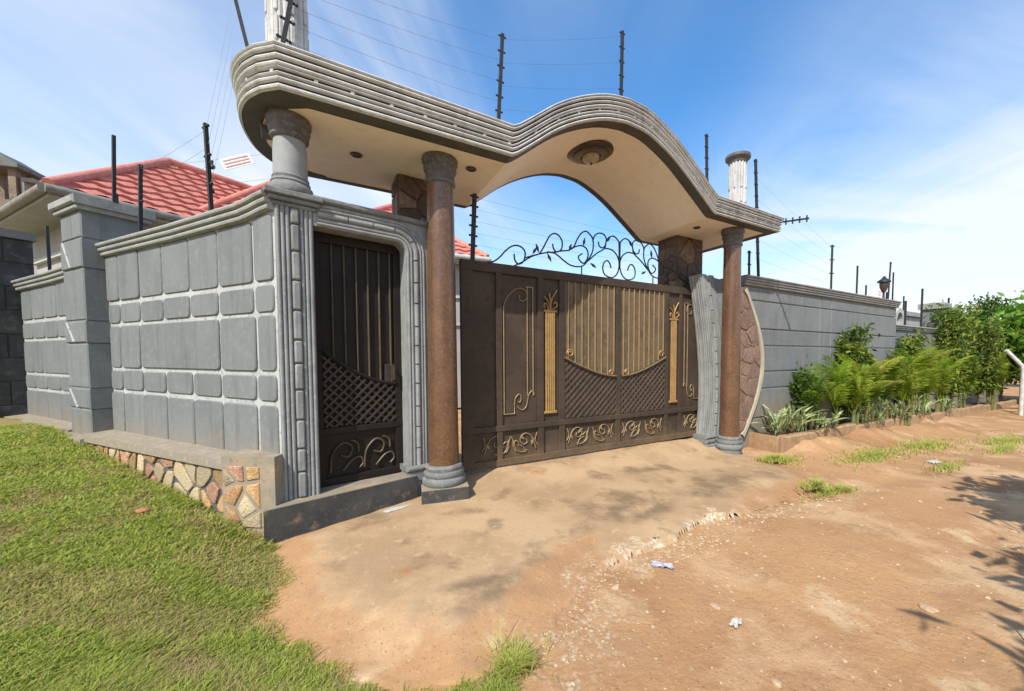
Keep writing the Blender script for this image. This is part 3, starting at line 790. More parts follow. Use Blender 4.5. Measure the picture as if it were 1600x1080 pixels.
# copper columns
def copper(s, d, zb, zt, plinth):
    x, y, _ = GF(s, d, 0)
    mb = MB(); n = 15; prof = []
    for k in range(n + 1):
        zz = zb + .2 + (zt - .28 - zb - .2) * k / n; prof.append((.157 - .022 * k / n + .0008 * math.sin(k * 2.1), zz))
    mb.lathe(x, y, prof, 40); c = obj('copper_column', mb, M['copper'], gw, smooth=40)
    mb = MB(); mb.lathe(x, y, [(.205, zb), (.222, zb + .02), (.225, zb + .06), (.21, zb + .085), (.196, zb + .09), (.204, zb + .10), (.212, zb + .125), (.204, zb + .15), (.186, zb + .155), (.190, zb + .17), (.194, zb + .19), (.182, zb + .21), (.16, zb + .215)], 40)
    obj('base_ring', mb, M['ringgrey'], c, smooth=40)
    mb = MB(); mb.lathe(x, y, [(.136, zt - .29), (.150, zt - .28), (.154, zt - .25), (.142, zt - .235), (.147, zt - .17), (.162, zt - .15), (.165, zt - .12), (.154, zt - .10), (.176, zt - .07), (.180, zt - .035), (.170, zt - .01), (.170, zt + .005)], 40)
    obj('capital', mb, M['capital'], c, smooth=40)
    return c
c1 = copper(-.62, .43, .085, 3.50, True)
mb = MB(); PL = Fr(GF(-.62, .43, 0)[:2], (.93, .36)); mb.bbox(PL, -.235, .235, -.24, .24, -.25, .085, .006); pl1 = obj('plinth', mb, M['black_base'], c1)
mb = MB(); mb.box(PL, -.232, .232, -.237, .237, .0855, .0875); obj('plinth_top', mb, M['stepc'], pl1 if False else c1)
c2 = copper(4.02, .30, -.09, 3.50, True)
x, y, _ = GF(4.02, .30, 0)
mb = MB(); mb.lathe(x, y, [(.20, -.35), (.20, -.09)], 32); obj('plinth', mb, M['ringgrey'], c2, smooth=40)

# stone-clad square pillars that carry the canopy
def stone_pillar(s0, s1, d0, d1, z0, seed):
    mb = MB(); mb.box(GF, s0, s1, d0, d1, z0, 3.505); p = obj('stone_pillar', mb, M['pointing'], gw)
    fF = GF; lF = Fr(GF(s0, d0, 0)[:2], (GF.ey[0], GF.ey[1]), (-GF.ex[0], -GF.ex[1]))
    for F, w, a0, bb, sgn in ((fF, s1 - s0, s0, d0, -1), (lF, d1 - d0, 0.0, 0.0, 1)):
        for pl in voronoi([(a0 + .004, 1.9), (a0 + w - .004, 1.9), (a0 + w - .004, 3.49), (a0 + .004, 3.49)], 16, .007, seed):
            mb = MB(); mb.rblock(F, pl, bb, bb + sgn * rng.uniform(.010, .026), .007); obj('stone', mb, [M['stone_dark'], M['stone_dark'], M['stone_dark2']][rng.randrange(3)], p, smooth=40)
        seed += 3
stone_pillar(-.95, -.48, 1.0, 1.42, -.1, 21)
stone_pillar(3.45, 4.1, .96, 1.4, -.1, 33)
mb = MB(); mb.box(GF, -1.0, -.46, .95, 1.43, -.1, 1.9); 
obj('pillar_foot', mb, M['stone_dark'], gw)

# canopy ---------------------------------------------------------------
ARCH = [(0, 3.49), (.06, 3.522), (.233, 3.656), (.522, 3.885), (.831, 4.067), (1.164, 4.205), (1.45, 4.265), (1.62, 4.272), (1.914, 4.235), (2.343, 4.050), (2.815, 3.742), (3.12, 3.53), (3.18, 3.50)]
_ac = crv(ARCH, 6)
def zb_(s):
    if s <= 0: return 3.50 - .01 * max(0, 1 + s / 2)
    if s >= 3.18: return 3.50
    for (a, b) in zip(_ac[:-1], _ac[1:]):
        if a[0] <= s <= b[0]: return a[1] + (b[1] - a[1]) * (s - a[0]) / max(b[0] - a[0], 1e-6)
    return 3.5
def h_(s): return .32 + (.225 - .32) * min(max((s + 2) / 6.7, 0), 1)
LEFT = [(-1.93, 0), (-2.05, .11), (-2.15, .26), (-2.22, .44), (-2.255, .66), (-2.255, .92), (-2.215, 1.2), (-2.12, 1.43), (-2.0, 1.57), (-1.82, 1.63)]
_lf = [LEFT[0]] + crv(LEFT[1:], 3)
def drange(s):
    if s >= -1.82: lo, hi = 0.0, 1.63
    else: hi = None; lo = 0.0
    if s < -1.82:
        lo = None
        for a, b in zip(_lf[:-1], _lf[1:]):
            if (a[0] - s) * (b[0] - s) <= 0 and a[0] != b[0]:
                t = (s - a[0]) / (b[0] - a[0]); d = a[1] + (b[1] - a[1]) * t
                if lo is None: lo = d
                hi = d
        if s >= -1.93: lo = 0.0
        if lo is None: lo = hi = .8
    return lo, hi
ss = [v for v in np.linspace(-2.252, -1.82, 16)] + [-1.5, -1.0, -.5, -.1, 0] + list(np.linspace(.06, 3.18, 46)) + [3.3, 3.9, 4.4, 4.78]
def sheet(mb, ss, rf, zf):
    prev = None
    for s in ss:
        lo, hi = rf(s); k = len(mb.v); mb.v += [GF(s, lo, zf(s)), GF(s, hi, zf(s))]
        if prev is not None: mb.f.append((prev, prev + 1, k + 1, k)); mb.mi.append(0)
        prev = k
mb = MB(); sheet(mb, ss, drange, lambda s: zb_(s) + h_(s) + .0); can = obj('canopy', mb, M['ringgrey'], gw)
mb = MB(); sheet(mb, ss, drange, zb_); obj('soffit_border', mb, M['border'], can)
def inner(s):
    if s < -1.62:
        lo, hi = drange(-1.82 + (s + 1.62) * (.432 / .50)); lo = .15 + lo * .82; hi = .15 + hi * .82
    else: lo, hi = .15, 1.52
    return lo, hi
si = [v for v in np.linspace(-2.115, -1.62, 16)] + [-1.3, -.9, -.5, -.1, 0] + list(np.linspace(.06, 3.18, 46)) + [3.3, 3.9, 4.4, 4.62]
mb = MB(); sheet(mb, si, inner, lambda s: zb_(s) - .006); obj('soffit', mb, M['soffit'], can, smooth=25)
# fascia swept round the outline
loop = [(s, 0.0) for s in ss if s >= -1.93 + .01]
loop = [(-1.93, 0.0)] + loop + [(4.80, 0.0)] if loop[-1][0] < 4.79 else loop
loop += [(4.80, .8), (4.80, 1.63)] + [(s, 1.63) for s in reversed(ss) if -1.82 < s < 4.7] + list(reversed(_lf))[:-1]
clean = []
for q in loop:
    if not clean or math.hypot(q[0] - clean[-1][0], q[1] - clean[-1][1]) > .012: clean.append(q)
loop = clean
# subdivide long straight stretches so the brick string can follow
def nout(i):
    n = len(loop); p0, p1, p2 = loop[i - 1], loop[i], loop[(i + 1) % n]
    def nn(a, b): x, y = b[0] - a[0], b[1] - a[1]; l = math.hypot(x, y); return (y / l, -x / l)
    a, b = nn(p0, p1), nn(p1, p2); k = max(1 + a[0] * b[0] + a[1] * b[1], .5); return ((a[0] + b[0]) / k, (a[1] + b[1]) / k)
FP = []                                                    # (outward, relative height)
def rib_(z0, z1, o):
    d = z1 - z0; return [(o, z0 + .08 * d), (o + .016, z0 + .22 * d), (o + .021, (z0 + z1) / 2), (o + .016, z1 - .22 * d), (o, z1 - .08 * d)]
FM = []
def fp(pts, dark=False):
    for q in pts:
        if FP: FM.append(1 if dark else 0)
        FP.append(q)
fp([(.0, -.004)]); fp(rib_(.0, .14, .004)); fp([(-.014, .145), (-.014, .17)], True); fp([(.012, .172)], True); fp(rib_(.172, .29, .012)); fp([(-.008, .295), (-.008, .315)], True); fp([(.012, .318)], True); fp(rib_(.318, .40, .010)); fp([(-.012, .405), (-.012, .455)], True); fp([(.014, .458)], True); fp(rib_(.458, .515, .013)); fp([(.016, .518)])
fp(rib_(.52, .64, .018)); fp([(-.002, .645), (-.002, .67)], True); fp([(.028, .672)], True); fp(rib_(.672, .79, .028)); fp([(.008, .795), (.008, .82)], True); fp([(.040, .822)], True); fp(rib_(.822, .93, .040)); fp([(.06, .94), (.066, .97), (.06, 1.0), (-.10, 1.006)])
mb = MB(); n = len(FP); m_ = len(loop)
for i, (s, d) in enumerate(loop):
    nx, ny = nout(i); z0 = zb_(s); h = h_(s)
    for o_, r_ in FP: mb.v.append(GF(s + nx * o_, d + ny * o_, z0 + r_ * h))
for i in range(m_):
    j = (i + 1) % m_
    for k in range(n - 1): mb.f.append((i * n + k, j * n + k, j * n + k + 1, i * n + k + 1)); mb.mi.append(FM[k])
fa = obj('fascia', mb, [M['fascia'], M['grey_dark']], can, smooth=32)  # dark grey in the grooves: grime with groove shade painted in
# brick string on the fascia (front, right end and round the left end)
cum = [0.0]; ext = loop + [loop[0]]
for a, b in zip(ext[:-1], ext[1:]): cum.append(cum[-1] + math.hypot(b[0] - a[0], b[1] - a[1]))
def loop_at(l):
    l %= cum[-1]
    for i in range(m_):
        if cum[i] <= l <= cum[i + 1]:
            t = (l - cum[i]) / (cum[i + 1] - cum[i]); a, b = loop[i], ext[i + 1]
            na, nb = nout(i), nout((i + 1) % m_)
            return (a[0] + (b[0] - a[0]) * t, a[1] + (b[1] - a[1]) * t, na[0] + (nb[0] - na[0]) * t, na[1] + (nb[1] - na[1]) * t)
l0 = -2.0
while l0 < 8.2:
    L = rng.uniform(.25, .30); mb = MB(); kk = 1; vs = []; fs = []
    for k in range(kk + 1):
        s, d, nx, ny = loop_at(l0 + .028 * k / kk); z0 = zb_(s); h = h_(s)
        for o_, r_ in ((-.013, .375), (.020, .38), (.024, .43), (.020, .478), (-.013, .482)): vs.append(GF(s + nx * o_, d + ny * o_, z0 + r_ * h))
    for k in range(kk):
        for q in range(5): fs.append((k * 5 + q, k * 5 + (q + 1) % 5, (k + 1) * 5 + (q + 1) % 5, (k + 1) * 5 + q))
    fs += [(0, 1, 2, 3, 4), tuple(range(kk * 5 + 4, kk * 5 - 1, -1))]
    mb.add(vs, fs); obj('moulding_key', mb, M['fascia'], can); l0 += L

# fluted stub columns on top of the canopy
def stub(s, d, z0, z1, r):
    x, y, _ = GF(s, d, 0)
    mb = MB(); n = 48; pr = []
    vs = []; fs = []
    for zz in (z0, z1 - .12):
        for i in range(n):
            t = 2 * math.pi * i / n; rr = r * (1.0 if i % 3 else .90); vs.append((x + rr * math.cos(t), y + rr * math.sin(t), zz))
    for i in range(n): fs.append((i, (i + 1) % n, n + (i + 1) % n, n + i))
    fs += [tuple(range(n - 1, -1, -1)), tuple(range(n, 2 * n))]
    mb.add(vs, fs); c = obj('roof_column', mb, M['fascia'], gw)
    mb = MB(); mb.lathe(x, y, [(r * .95, z1 - .14), (r * 1.06, z1 - .12), (r * 1.08, z1 - .09), (r * 1.3, z1 - .06), (r * 1.42, z1 - .045), (r * 1.42, z1), (r * 1.2, z1 + .01)], 32); obj('capital', mb, M['capital'], c, smooth=40)
    k = 0
    for i in range(0, n, 6):
        t = 2 * math.pi * (i + .5) / n
        for zz in (z0 + .1, z0 + .34, z0 + .58):
            if zz + .2 > z1 - .12: continue
            mb = MB(); F2 = Fr((x + r * .93 * math.cos(t), y + r * .93 * math.sin(t)), (-math.sin(t), math.cos(t)), (math.cos(t), math.sin(t)))
            mb.rblock(F2, rrect(-.017, .017, zz, zz + .2, .008), 0, .02, .006); obj('brick', mb, M['fascia'], c)
stub(4.40, .5, 3.70, 4.84, .142)
stub(-1.90, .52, 3.78, 4.95, .150)

# buttress with the curved fluted edge, and the half-moon panel
def s_l(z): return 3.56 + .29 * math.sin(math.pi * min(max((2.8 - z) / 3.9, 0), 1))
zz = [(-.35 + (2.78 + .35) * k / 20) for k in range(21)]
mb = MB(); mb.prism(GF, [(s_l(z), z) for z in zz] + [(4.2, 2.72), (4.2, -.35)], .54, .80); bt = obj('buttress', mb, M['flute'], gw)
mb = MB()
for off in (.02, .062, .104, .196, .238, .28): mb.tube([GF(s_l(z) + off, .54, z) for z in zz[1:]], .018, 8)
for dd in (.568, .608, .648, .728, .768): mb.tube([GF(s_l(z), dd, z) for z in zz[1:]], .017, 8)
obj('flute', mb, M['flute'], bt, smooth=50)
z = .02
while z < 2.62:
    h = rng.uniform(.2, .26); mb = MB(); mb.tube([GF(s_l(q) + .150, .538, q) for q in (z + .008, z + h * .35, z + h * .65, z + h - .008)], .030, 8); obj('brick', mb, M['flute'], bt, smooth=50); z += h
mb = MB(); mb.bbox(GF, 3.66, 4.25, .44, .80, -.15, -.03, .02); mb.bbox(GF, 3.68, 4.25, .47, .80, -.025, .04, .02); mb.bbox(GF, 3.70, 4.25, .49, .80, .045, .10, .02); obj('base_ring', mb, M['ringgrey'], bt, smooth=40)
def s_r(z): return 4.62 + .56 * math.sin(math.pi * min(max((z + .02) / 2.66, 0), 1))
mz = [.0 + 2.64 * k / 22 for k in range(23)]
mo = [(s_r(z), z) for z in mz]; mi_ = [(s_r(z) - .075, min(max(z, .06), 2.58)) for z in mz]
mb = MB(); mb.prism(GF, [(4.2, -.3), (s_r(0), -.3)] + mo + [(4.2, 2.64)], .455, .52); mn = obj('moon_panel', mb, M['stone_moon'], gw)
mb = MB()
vs = [GF(a, .425, c) for a, c in mo] + [GF(a, .425, c) for a, c in mi_] + [GF(a, .50, c) for a, c in mo] + [GF(a, .50, c) for a, c in mi_]; q = len(mo)
fs = []
for i in range(q - 1): fs += [(i, i + 1, q + i + 1, q + i), (2 * q + i, 3 * q + i, 3 * q + i + 1, 2 * q + i + 1), (i, 2 * q + i, 2 * q + i + 1, i + 1), (q + i, q + i + 1, 3 * q + i + 1, 3 * q + i)]
mb.add(vs, fs); obj('rim', mb, M['cream'], mn, smooth=40)
for pl in voronoi([(4.22, .06)] + [(a - .012, c) for a, c in mi_[1:-1]] + [(4.22, 2.58)], 22, .006, 12):
    mb = MB(); mb.rblock(GF, chain(pl), .455, .455 - rng.uniform(.006, .022), .006); obj('stone', mb, M['stone_moon'], mn, smooth=40)
mb = MB(); mb.box(GF, 4.2, 4.62, .525, .70, -.3, 2.78); obj('panel_wall', mb, M['grey'], gw)

# ------------------------------------------------------------------ right wall
rw = thing('boundary_wall', GF(7.8, .6, -.25), 'long grey boundary wall with banded panels behind the planted palms', 'wall')
mb = MB(); mb.box(GF, 4.62, 11.1, .52, .72, -.6, 2.70); obj('wall_face', mb, M['joint'], rw)
zs_ = [-.5, .30, .835, 1.15, 1.63, 1.935, 2.44, 2.69]
for k, (c0, c1) in enumerate(zip(zs_[:-1], zs_[1:])):
    e = .018 if k % 2 else .010
    for a0, a1 in ((4.62, 7.225), (7.235, 7.705), (7.715, 11.1)):
        mb = MB(); mb.rblock(GF, [(a0, c0 + .012), (a1, c0 + .012), (a1, c1 - .012), (a0, c1 - .012)], .52, .50 - e, .009); obj('panel', mb, M['grey'], rw)
mb = MB(); coping_profile(GF, [(4.6, 0), (11.14, 0)], ribs(.47, .40, 2.69, 2.86, 4, .75), mb); obj('coping', mb, M['moulding'], rw, smooth=35)

# lower wall beyond, with a capped pier, and a third stretch
def band_wall(s0, s1, d, ztop, label, seed, pier=None):
    w = thing('boundary_wall', GF((s0 + s1) / 2, d + .1, -.4), label, 'wall')
    mb = MB(); mb.box(GF, s0, s1, d + .02, d + .22, -1, ztop - .12); obj('wall_face', mb, M['joint'], w)
    z = ztop - .14
    for h in (.27, .52, .3, .5, .32, .5, .4):
        mb = MB(); mb.rblock(GF, [(s0, z - h + .012), (s1, z - h + .012), (s1, z - .012), (s0, z - .012)], d + .02, d - .012, .008); obj('panel', mb, M['grey'], w); z -= h
        if z < -.6: break
    mb = MB(); coping_profile(GF, [(s0 - .02, 0), (s1 + .02, 0)], ribs(d - .03, d - .10, ztop - .14, ztop, 3, d + .25), mb); obj('coping', mb, M['moulding'], w, smooth=35)
    return w
w3 = band_wall(11.12, 14.5, .62, 2.28, 'lower grey banded wall stretching right from the end of the long wall', 1)
w4 = band_wall(15.05, 22.5, .62, 2.35, 'farthest grey banded wall half hidden by tall shrubs', 2)
p2 = thing('wall_pier', GF(14.8, .8, -.5), 'grey pier with a stepped cap in the far low wall, above the palms', 'pier')
mb = MB(); mb.box(GF, 14.52, 15.03, .5, 1.0, -1, 2.9); obj('shaft', mb, M['grey'], p2)
mb = MB(); mb.bbox(GF, 14.45, 15.10, .43, 1.07, 2.9, 3.08, .015); obj('cap', mb, M['moulding'], p2)
# outbuilding walls behind
ob = thing('outbuilding', GF(16, 4, -.5), 'pale grey flat roofed block standing behind the far low wall', 'building')
mb = MB(); mb.box(GF, 13.9, 16.2, 2.4, 5.0, -1, 3.15); obj('wall', mb, M['house'], ob)
mb = MB(); mb.box(GF, 13.8, 16.3, 2.3, 5.1, 3.15, 3.32); obj('roof_slab', mb, M['moulding'], ob)
for k in range(3):
    mb = MB(); mb.box(GF, 13.92, 16.18, 2.375, 2.398, 2.0 + k * .42, 2.36 + k * .42); obj('panel', mb, M['grey'], ob)
ob2 = thing('outbuilding', GF(19, 4, -.5), 'white arched porch block behind the far wall, right of the grey one', 'building')
mb = MB(); mb.box(GF, 17.2, 20.5, 2.6, 5.0, -1, 3.05); obj('wall', mb, M['house'], ob2)
mb = MB(); mb.box(GF, 17.1, 20.6, 2.5, 5.1, 3.05, 3.22); obj('roof_slab', mb, M['moulding'], ob2)
mb = MB(); mb.prism(GF, [(16.9 + .45 * math.cos(t) , 2.75 + .5 * math.sin(t)) for t in [math.pi * k / 10 for k in range(11)]] + [(16.45, 2.2), (16.62, 2.2)] + [(16.9 + .28 * math.cos(t), 2.75 + .33 * math.sin(t)) for t in [math.pi * (10 - k) / 10 for k in range(11)]] + [(17.18, 2.2), (17.35, 2.2)], 2.3, 2.5)
obj('arch', mb, M['white'], ob2)

# ------------------------------------------------------------------ main gate
mg = thing('main_gate', GF(1.85, .83, .04), 'wide brown metal gate with gold bars, lattice and scrolls', 'gate')
GD = .80                                                    # plane of the gate's front
def gbox(name, a0, a1, c0, c1, d0, d1, m, ch=.006, par=None):
    mb = MB(); mb.rblock(GF, [(a0, c0), (a1, c0), (a1, c1), (a0, c1)], d1, d0, ch); return obj(name, mb, m, par or mg)
gbox('sheet', -.28, 4.10, .06, 2.54, GD + .028, GD + .045, M['gate'], .002)
for a0, a1 in ((-.31, -.16), (.13, .21), (.71, .80), (1.04, 1.13), (2.02, 2.115), (3.035, 3.12), (3.36, 3.44), (3.97, 4.12)):
    gbox('stile', a0, a1, .05, 2.57, GD - .002, GD + .045, M['gate'])
for c0, c1 in ((.05, .135), (.49, .565), (2.47, 2.585)):
    gbox('rail', -.312, 4.122, c0, c1, GD - .010, GD + .046, M['gate'])
def gtube(name, pts, r, m, d=GD + .012, per=5, n=6, par=None):
    mb = MB(); mb.tube([GF(a, d, c) for a, c in crv(pts, per)], r, n); return obj(name, mb, m, par or mg, smooth=60)
# corrugated centre sheets and gold bars
for a0, a1, nb in ((1.13, 2.02, 9), (2.115, 3.035, 9)):
    gbox('bronze_sheet', a0, a1, .565, 2.47, GD + .020, GD + .030, M['gate2'], .002)
def swag(s):
    t = abs(s - 2.07); return 1.135 + .30 * (max(t - .08, 0) / .92) ** 1.55
for a0, a1, nb in ((1.13, 2.02, 8), (2.115, 3.035, 9)):
    for k in range(nb):
        a = a0 + .055 + (a1 - a0 - .09) * k / (nb - 1)
        gbox('gold_bar', a - .0075, a + .0075, swag(a) + .02, 2.468, GD - .004, GD + .024, M['gold_bar'], .004)
for sg in (-1, 1):
    pts = [(2.07 + sg * (.06 + .90 * k / 10), 0) for k in range(11)]; pts = [(a, swag(a)) for a, _ in pts]
    mb = MB(); mb.tube([GF(a, GD - .012, c) for a, c in crv(pts, 3)], .020, 6); obj('swag_rail', mb, M['gate'], mg, smooth=50)
    mb = MB(); mb.tube([GF(a, GD - .026, c + .012) for a, c in crv(pts, 3)], .009, 6); obj('gold_swag', mb, M['gold_bar'], mg, smooth=50)
    def curl(ax, cz, r0, dirn, turns=1.4):
        return [(ax + dirn * r0 * (1 - .62 * t) * math.cos(2 * math.pi * turns * t), cz + r0 * (1 - .62 * t) * math.sin(2 * math.pi * turns * t)) for t in [k / 12 for k in range(13)]]
    gtube('gold_curl', curl(2.07 + sg * .87, swag(2.07 + sg * .87) + .11, .055, sg), .010, M['gold'], GD - .015, 2)
    gtube('gold_curl', curl(2.07 + sg * .15, swag(2.07 + sg * .15) + .06, .045, -sg), .010, M['gold'], GD - .015, 2)
# lattice under the swag
for a0, a1, dense in ((1.13, 2.02, False), (2.115, 3.035, True)):
    step = .095
    for dirn in (1, -1):
        k = -20
        while k < 25:
            # line c = c_ + dirn*(a-a0)
            c_ = .565 + k * step; k += 1; seg = []
            for q in range(61):
                a = a0 + (a1 - a0) * q / 60; c = c_ + dirn * (a - a0) * .95
                if .57 < c < swag(a) - .02: seg.append((a, c))
            if len(seg) < 3: continue
            thick = .016 if (dirn == 1 or dense) else .011
            mb = MB(); dd = GD + (.004 if dirn == 1 else .014)
            mb.tube([GF(seg[0][0], dd, seg[0][1]), GF(seg[-1][0], dd, seg[-1][1])], thick, 4, up=(GF.ey[0], GF.ey[1], 0)); obj('lattice_bar', mb, M['lattice'], mg)
# reeded gold columns with sprays
for a0, a1 in ((.82, .985), (3.17, 3.32)):
    zb, zt = .70, 2.03
    for k in range(5):
        a = a0 + .022 + (a1 - a0 - .044) * k / 4
        mb = MB(); mb.tube([GF(a, GD + .014, zb), GF(a, GD + .014, zt)], .014, 8); obj('gold_reed', mb, M['gold'], mg, smooth=50)
    gbox('gold_foot', a0 - .015, a1 + .015, zb - .035, zb, GD - .004, GD + .03, M['gold'])
    gbox('gold_head', a0 - .015, a1 + .015, zt, zt + .03, GD - .004, GD + .03, M['gold'])
    ac = (a0 + a1) / 2
    for pts in ([(ac, zt + .03), (ac - .03, zt + .13), (ac - .10, zt + .20)], [(ac, zt + .03), (ac + .02, zt + .17), (ac + .10, zt + .30)], [(ac, zt + .03), (ac + .005, zt + .12), (ac - .02, zt + .25)],
                [(ac - .08, zt + .05), (ac - .10, zt + .09), (ac - .075, zt + .115), (ac - .05, zt + .09), (ac - .03, zt + .03)], [(ac + .02, zt + .04), (ac + .07, zt + .06), (ac + .105, zt + .10), (ac + .08, zt + .14), (ac + .05, zt + .11)]):
        gtube('gold_spray', pts, .011, M['gold'], GD + .006)
# outlined side panels
def outline(a0, a1, mirror):
    f = (lambda a: a0 + a1 - a) if mirror else (lambda a: a)
    w = a1 - a0
    L = [[(a0, .70), (a0, 2.08)], [(a0 + w * .80, 2.33), (a0 + w * .80, .92)], [(a1, 2.33), (a1, .92)], [(a0 + w * .74, 2.335), (a1 + .01, 2.335)],
         [(a0 - .01, 2.04), (a0 + .04, 2.17), (a0 + .12, 2.26), (a0 + .21, 2.31), (a0 + .30, 2.29), (a0 + .325, 2.21), (a0 + .28, 2.15), (a0 + .22, 2.17), (a0 + .22, 2.22)],
         [(a0, .70), (a0 + w * .35, .70), (a0 + w * .35, .82)],
         [(a0 + w * .35, .82), (a0 + w * .38, .90), (a0 + w * .50, .95), (a0 + w * .58, .90), (a0 + w * .52, .84), (a0 + w * .46, .86)],
         [(a0 + w * .44, .79), (a0 + w * .60, .74), (a0 + w * .76, .79), (a0 + w * .84, .93), (a0 + w * .98, .99), (a0 + w * 1.04, .93)]]
    for p in L: gtube('gold_moulding', [(f(a), c) for a, c in p], .008, M['gold_bar'], GD + .016, 4 if len(p) > 3 else 1)
outline(.235, .645, False); outline(3.50, 3.88, True)
# scroll panels along the bottom
def scrolls(a0, a1, m, zc=.31):
    w = a1 - a0; k = max(1, round(w / .45)); cw = w / k
    for i in range(k):
        x = a0 + cw * (i + .5); sg = 1 if i % 2 == 0 else -1
        S = [[(x - .17, zc - .09), (x - .10, zc + .08), (x, zc + .12), (x + .06, zc + .05), (x + .02, zc - .02), (x - .04, zc), (x - .03, zc + .05)],
             [(x + .18, zc + .10), (x + .12, zc - .07), (x + .04, zc - .12), (x - .04, zc - .10)],
             [(x + .12, zc - .10), (x + .16, zc - .02), (x + .12, zc + .04), (x + .07, zc + .0)],
             [(x - .19, zc + .12), (x - .16, zc + .02), (x - .20, zc - .05)], [(x - .02, zc - .13), (x + .02, zc - .05), (x + .09, zc - .02)]]
        for p in S: gtube('gold_scroll', [(x + sg * (a - x), c) for a, c in p], .0085, m, GD + .016, 4)
        for (lx, lz, an) in ((x + .03, zc + .07, 40), (x - .12, zc + .0, 110), (x + .15, zc + .02, 70)):
            lx = x + sg * (lx - x)
            mb = MB(); u = (math.cos(R(an)) * sg, math.sin(R(an))); v = (-u[1], u[0])
            pl = [(lx - u[0] * .05, lz - u[1] * .05), (lx + v[0] * .018, lz + v[1] * .018), (lx + u[0] * .05, lz + u[1] * .05), (lx - v[0] * .018, lz - v[1] * .018)]
            mb.rblock(GF, pl, GD + .03, GD + .008, .004); obj('gold_leaf', mb, m, mg)
scrolls(-.05, .70, M['gold_bar']); scrolls(1.15, 2.0, M['gold_bar']); scrolls(2.13, 3.02, M['gold_bar']); scrolls(3.46, 3.95, M['gold_bar'])
# iron scrollwork on top, mirrored about the meeting of the two centre panels
SC = {'a': [(0.02, 2.59), (0.11, 2.61), (0.19, 2.67), (0.27, 2.76), (0.34, 2.82), (0.41, 2.85), (0.49, 2.84), (0.54, 2.79), (0.54, 2.72), (0.51, 2.65), (0.45, 2.62), (0.4, 2.66), (0.39, 2.74)],
 'b': [(0.39, 2.59), (0.5, 2.65), (0.62, 2.73), (0.73, 2.78), (0.86, 2.82), (0.97, 2.84), (1.08, 2.87), (1.21, 2.9), (1.31, 2.96), (1.41, 2.99), (1.49, 2.97), (1.53, 2.9), (1.51, 2.81), (1.45, 2.75), (1.38, 2.79), (1.37, 2.84), (1.43, 2.88)],
 'c': [(0.54, 2.71), (0.62, 2.74), (0.73, 2.78)],
 'd': [(0.75, 2.79), (0.8, 2.86), (0.86, 2.97), (0.91, 3.05), (0.98, 3.09), (1.05, 3.07), (1.1, 3.0), (1.09, 2.9), (1.02, 2.85), (0.97, 2.88), (0.95, 2.95)],
 'e': [(0.87, 2.83), (0.97, 2.83), (1.04, 2.8), (1.14, 2.74), (1.23, 2.7), (1.33, 2.69), (1.43, 2.71), (1.51, 2.78), (1.6, 2.92), (1.62, 3.04), (1.6, 3.13), (1.53, 3.19), (1.48, 3.2), (1.41, 3.16), (1.34, 3.06), (1.29, 2.96), (1.21, 2.9)],
 'f': [(1.61, 3.08), (1.64, 3.16), (1.71, 3.21), (1.8, 3.21), (1.85, 3.15), (1.83, 3.05), (1.77, 3.01), (1.72, 3.04), (1.71, 3.09)],
 'g': [(1.47, 2.75), (1.56, 2.82), (1.68, 2.92), (1.82, 3.01), (1.85, 3.11), (1.9, 3.18), (1.99, 3.21), (2.07, 3.16), (2.09, 3.1), (2.092, 2.76)],
 'h': [(1.82, 3.01), (1.94, 3.01), (2.04, 2.95), (2.09, 2.85), (2.085, 2.74), (2.04, 2.65), (1.95, 2.6), (1.83, 2.63), (1.79, 2.71), (1.81, 2.8), (1.87, 2.84), (1.92, 2.8), (1.94, 2.74)],
 'i': [(1.42, 2.7), (1.42, 2.58)]}
mb0 = MB(); mb0.box(GF, .0, 4.0, GD + .02, GD + .04, 2.584, 2.592); sw = obj('scrollwork', mb0, M['iron'], mg)
for mir in (False, True):
    f = (lambda a: 4.2 - a) if mir else (lambda a: a)
    for p in SC.values():
        mb = MB(); mb.tube([GF(f(a), GD + .03, c) for a, c in crv(p, 4)], .0105, 6); obj('scroll', mb, M['iron'], sw, smooth=60)
    for (a, c), an in zip([(0.68, 2.82), (0.9, 2.76), (1.62, 2.74), (1.46, 3.05), (1.88, 3.14), (1.23, 2.94), (.72, 2.86)], (60, 120, 150, 80, 45, 70, 110)):
        u = (math.cos(R(an)), math.sin(R(an))); v = (-u[1], u[0])
        mb = MB(); mb.rblock(GF, [(f(a - u[0] * .06), c - u[1] * .06), (f(a + v[0] * .02), c + v[1] * .02), (f(a + u[0] * .06), c + u[1] * .06), (f(a - v[0] * .02), c - v[1] * .02)], GD + .036, GD + .018, .004); obj('leaf', mb, M['iron'], sw)

# ------------------------------------------------------------------ pedestrian gate
pg = thing('pedestrian_gate', PF(.67, .2, .21), 'narrow dark metal gate recessed beside the fluted corner post', 'gate')
PD = .17
def pbox(name, a0, a1, c0, c1, d0, d1, m):
    mb = MB(); mb.rblock(PF, [(a0, c0), (a1, c0), (a1, c1), (a0, c1)], d1, d0, .005); return obj(name, mb, m, pg)
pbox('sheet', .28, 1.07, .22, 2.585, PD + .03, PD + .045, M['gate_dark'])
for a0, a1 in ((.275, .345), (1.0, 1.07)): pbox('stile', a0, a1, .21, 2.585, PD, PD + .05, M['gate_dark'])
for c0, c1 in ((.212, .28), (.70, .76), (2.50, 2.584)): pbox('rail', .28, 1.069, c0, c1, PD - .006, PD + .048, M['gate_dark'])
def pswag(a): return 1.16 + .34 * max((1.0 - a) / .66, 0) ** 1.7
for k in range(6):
    a = .44 + .105 * k; pbox('bar', a - .007, a + .007, pswag(a), 2.5, PD, PD + .032, M['dark_gold'])
pbox('lock_plate', .90, 1.0, 1.18, 1.36, PD + .002, PD + .032, M['lattice_dark'])
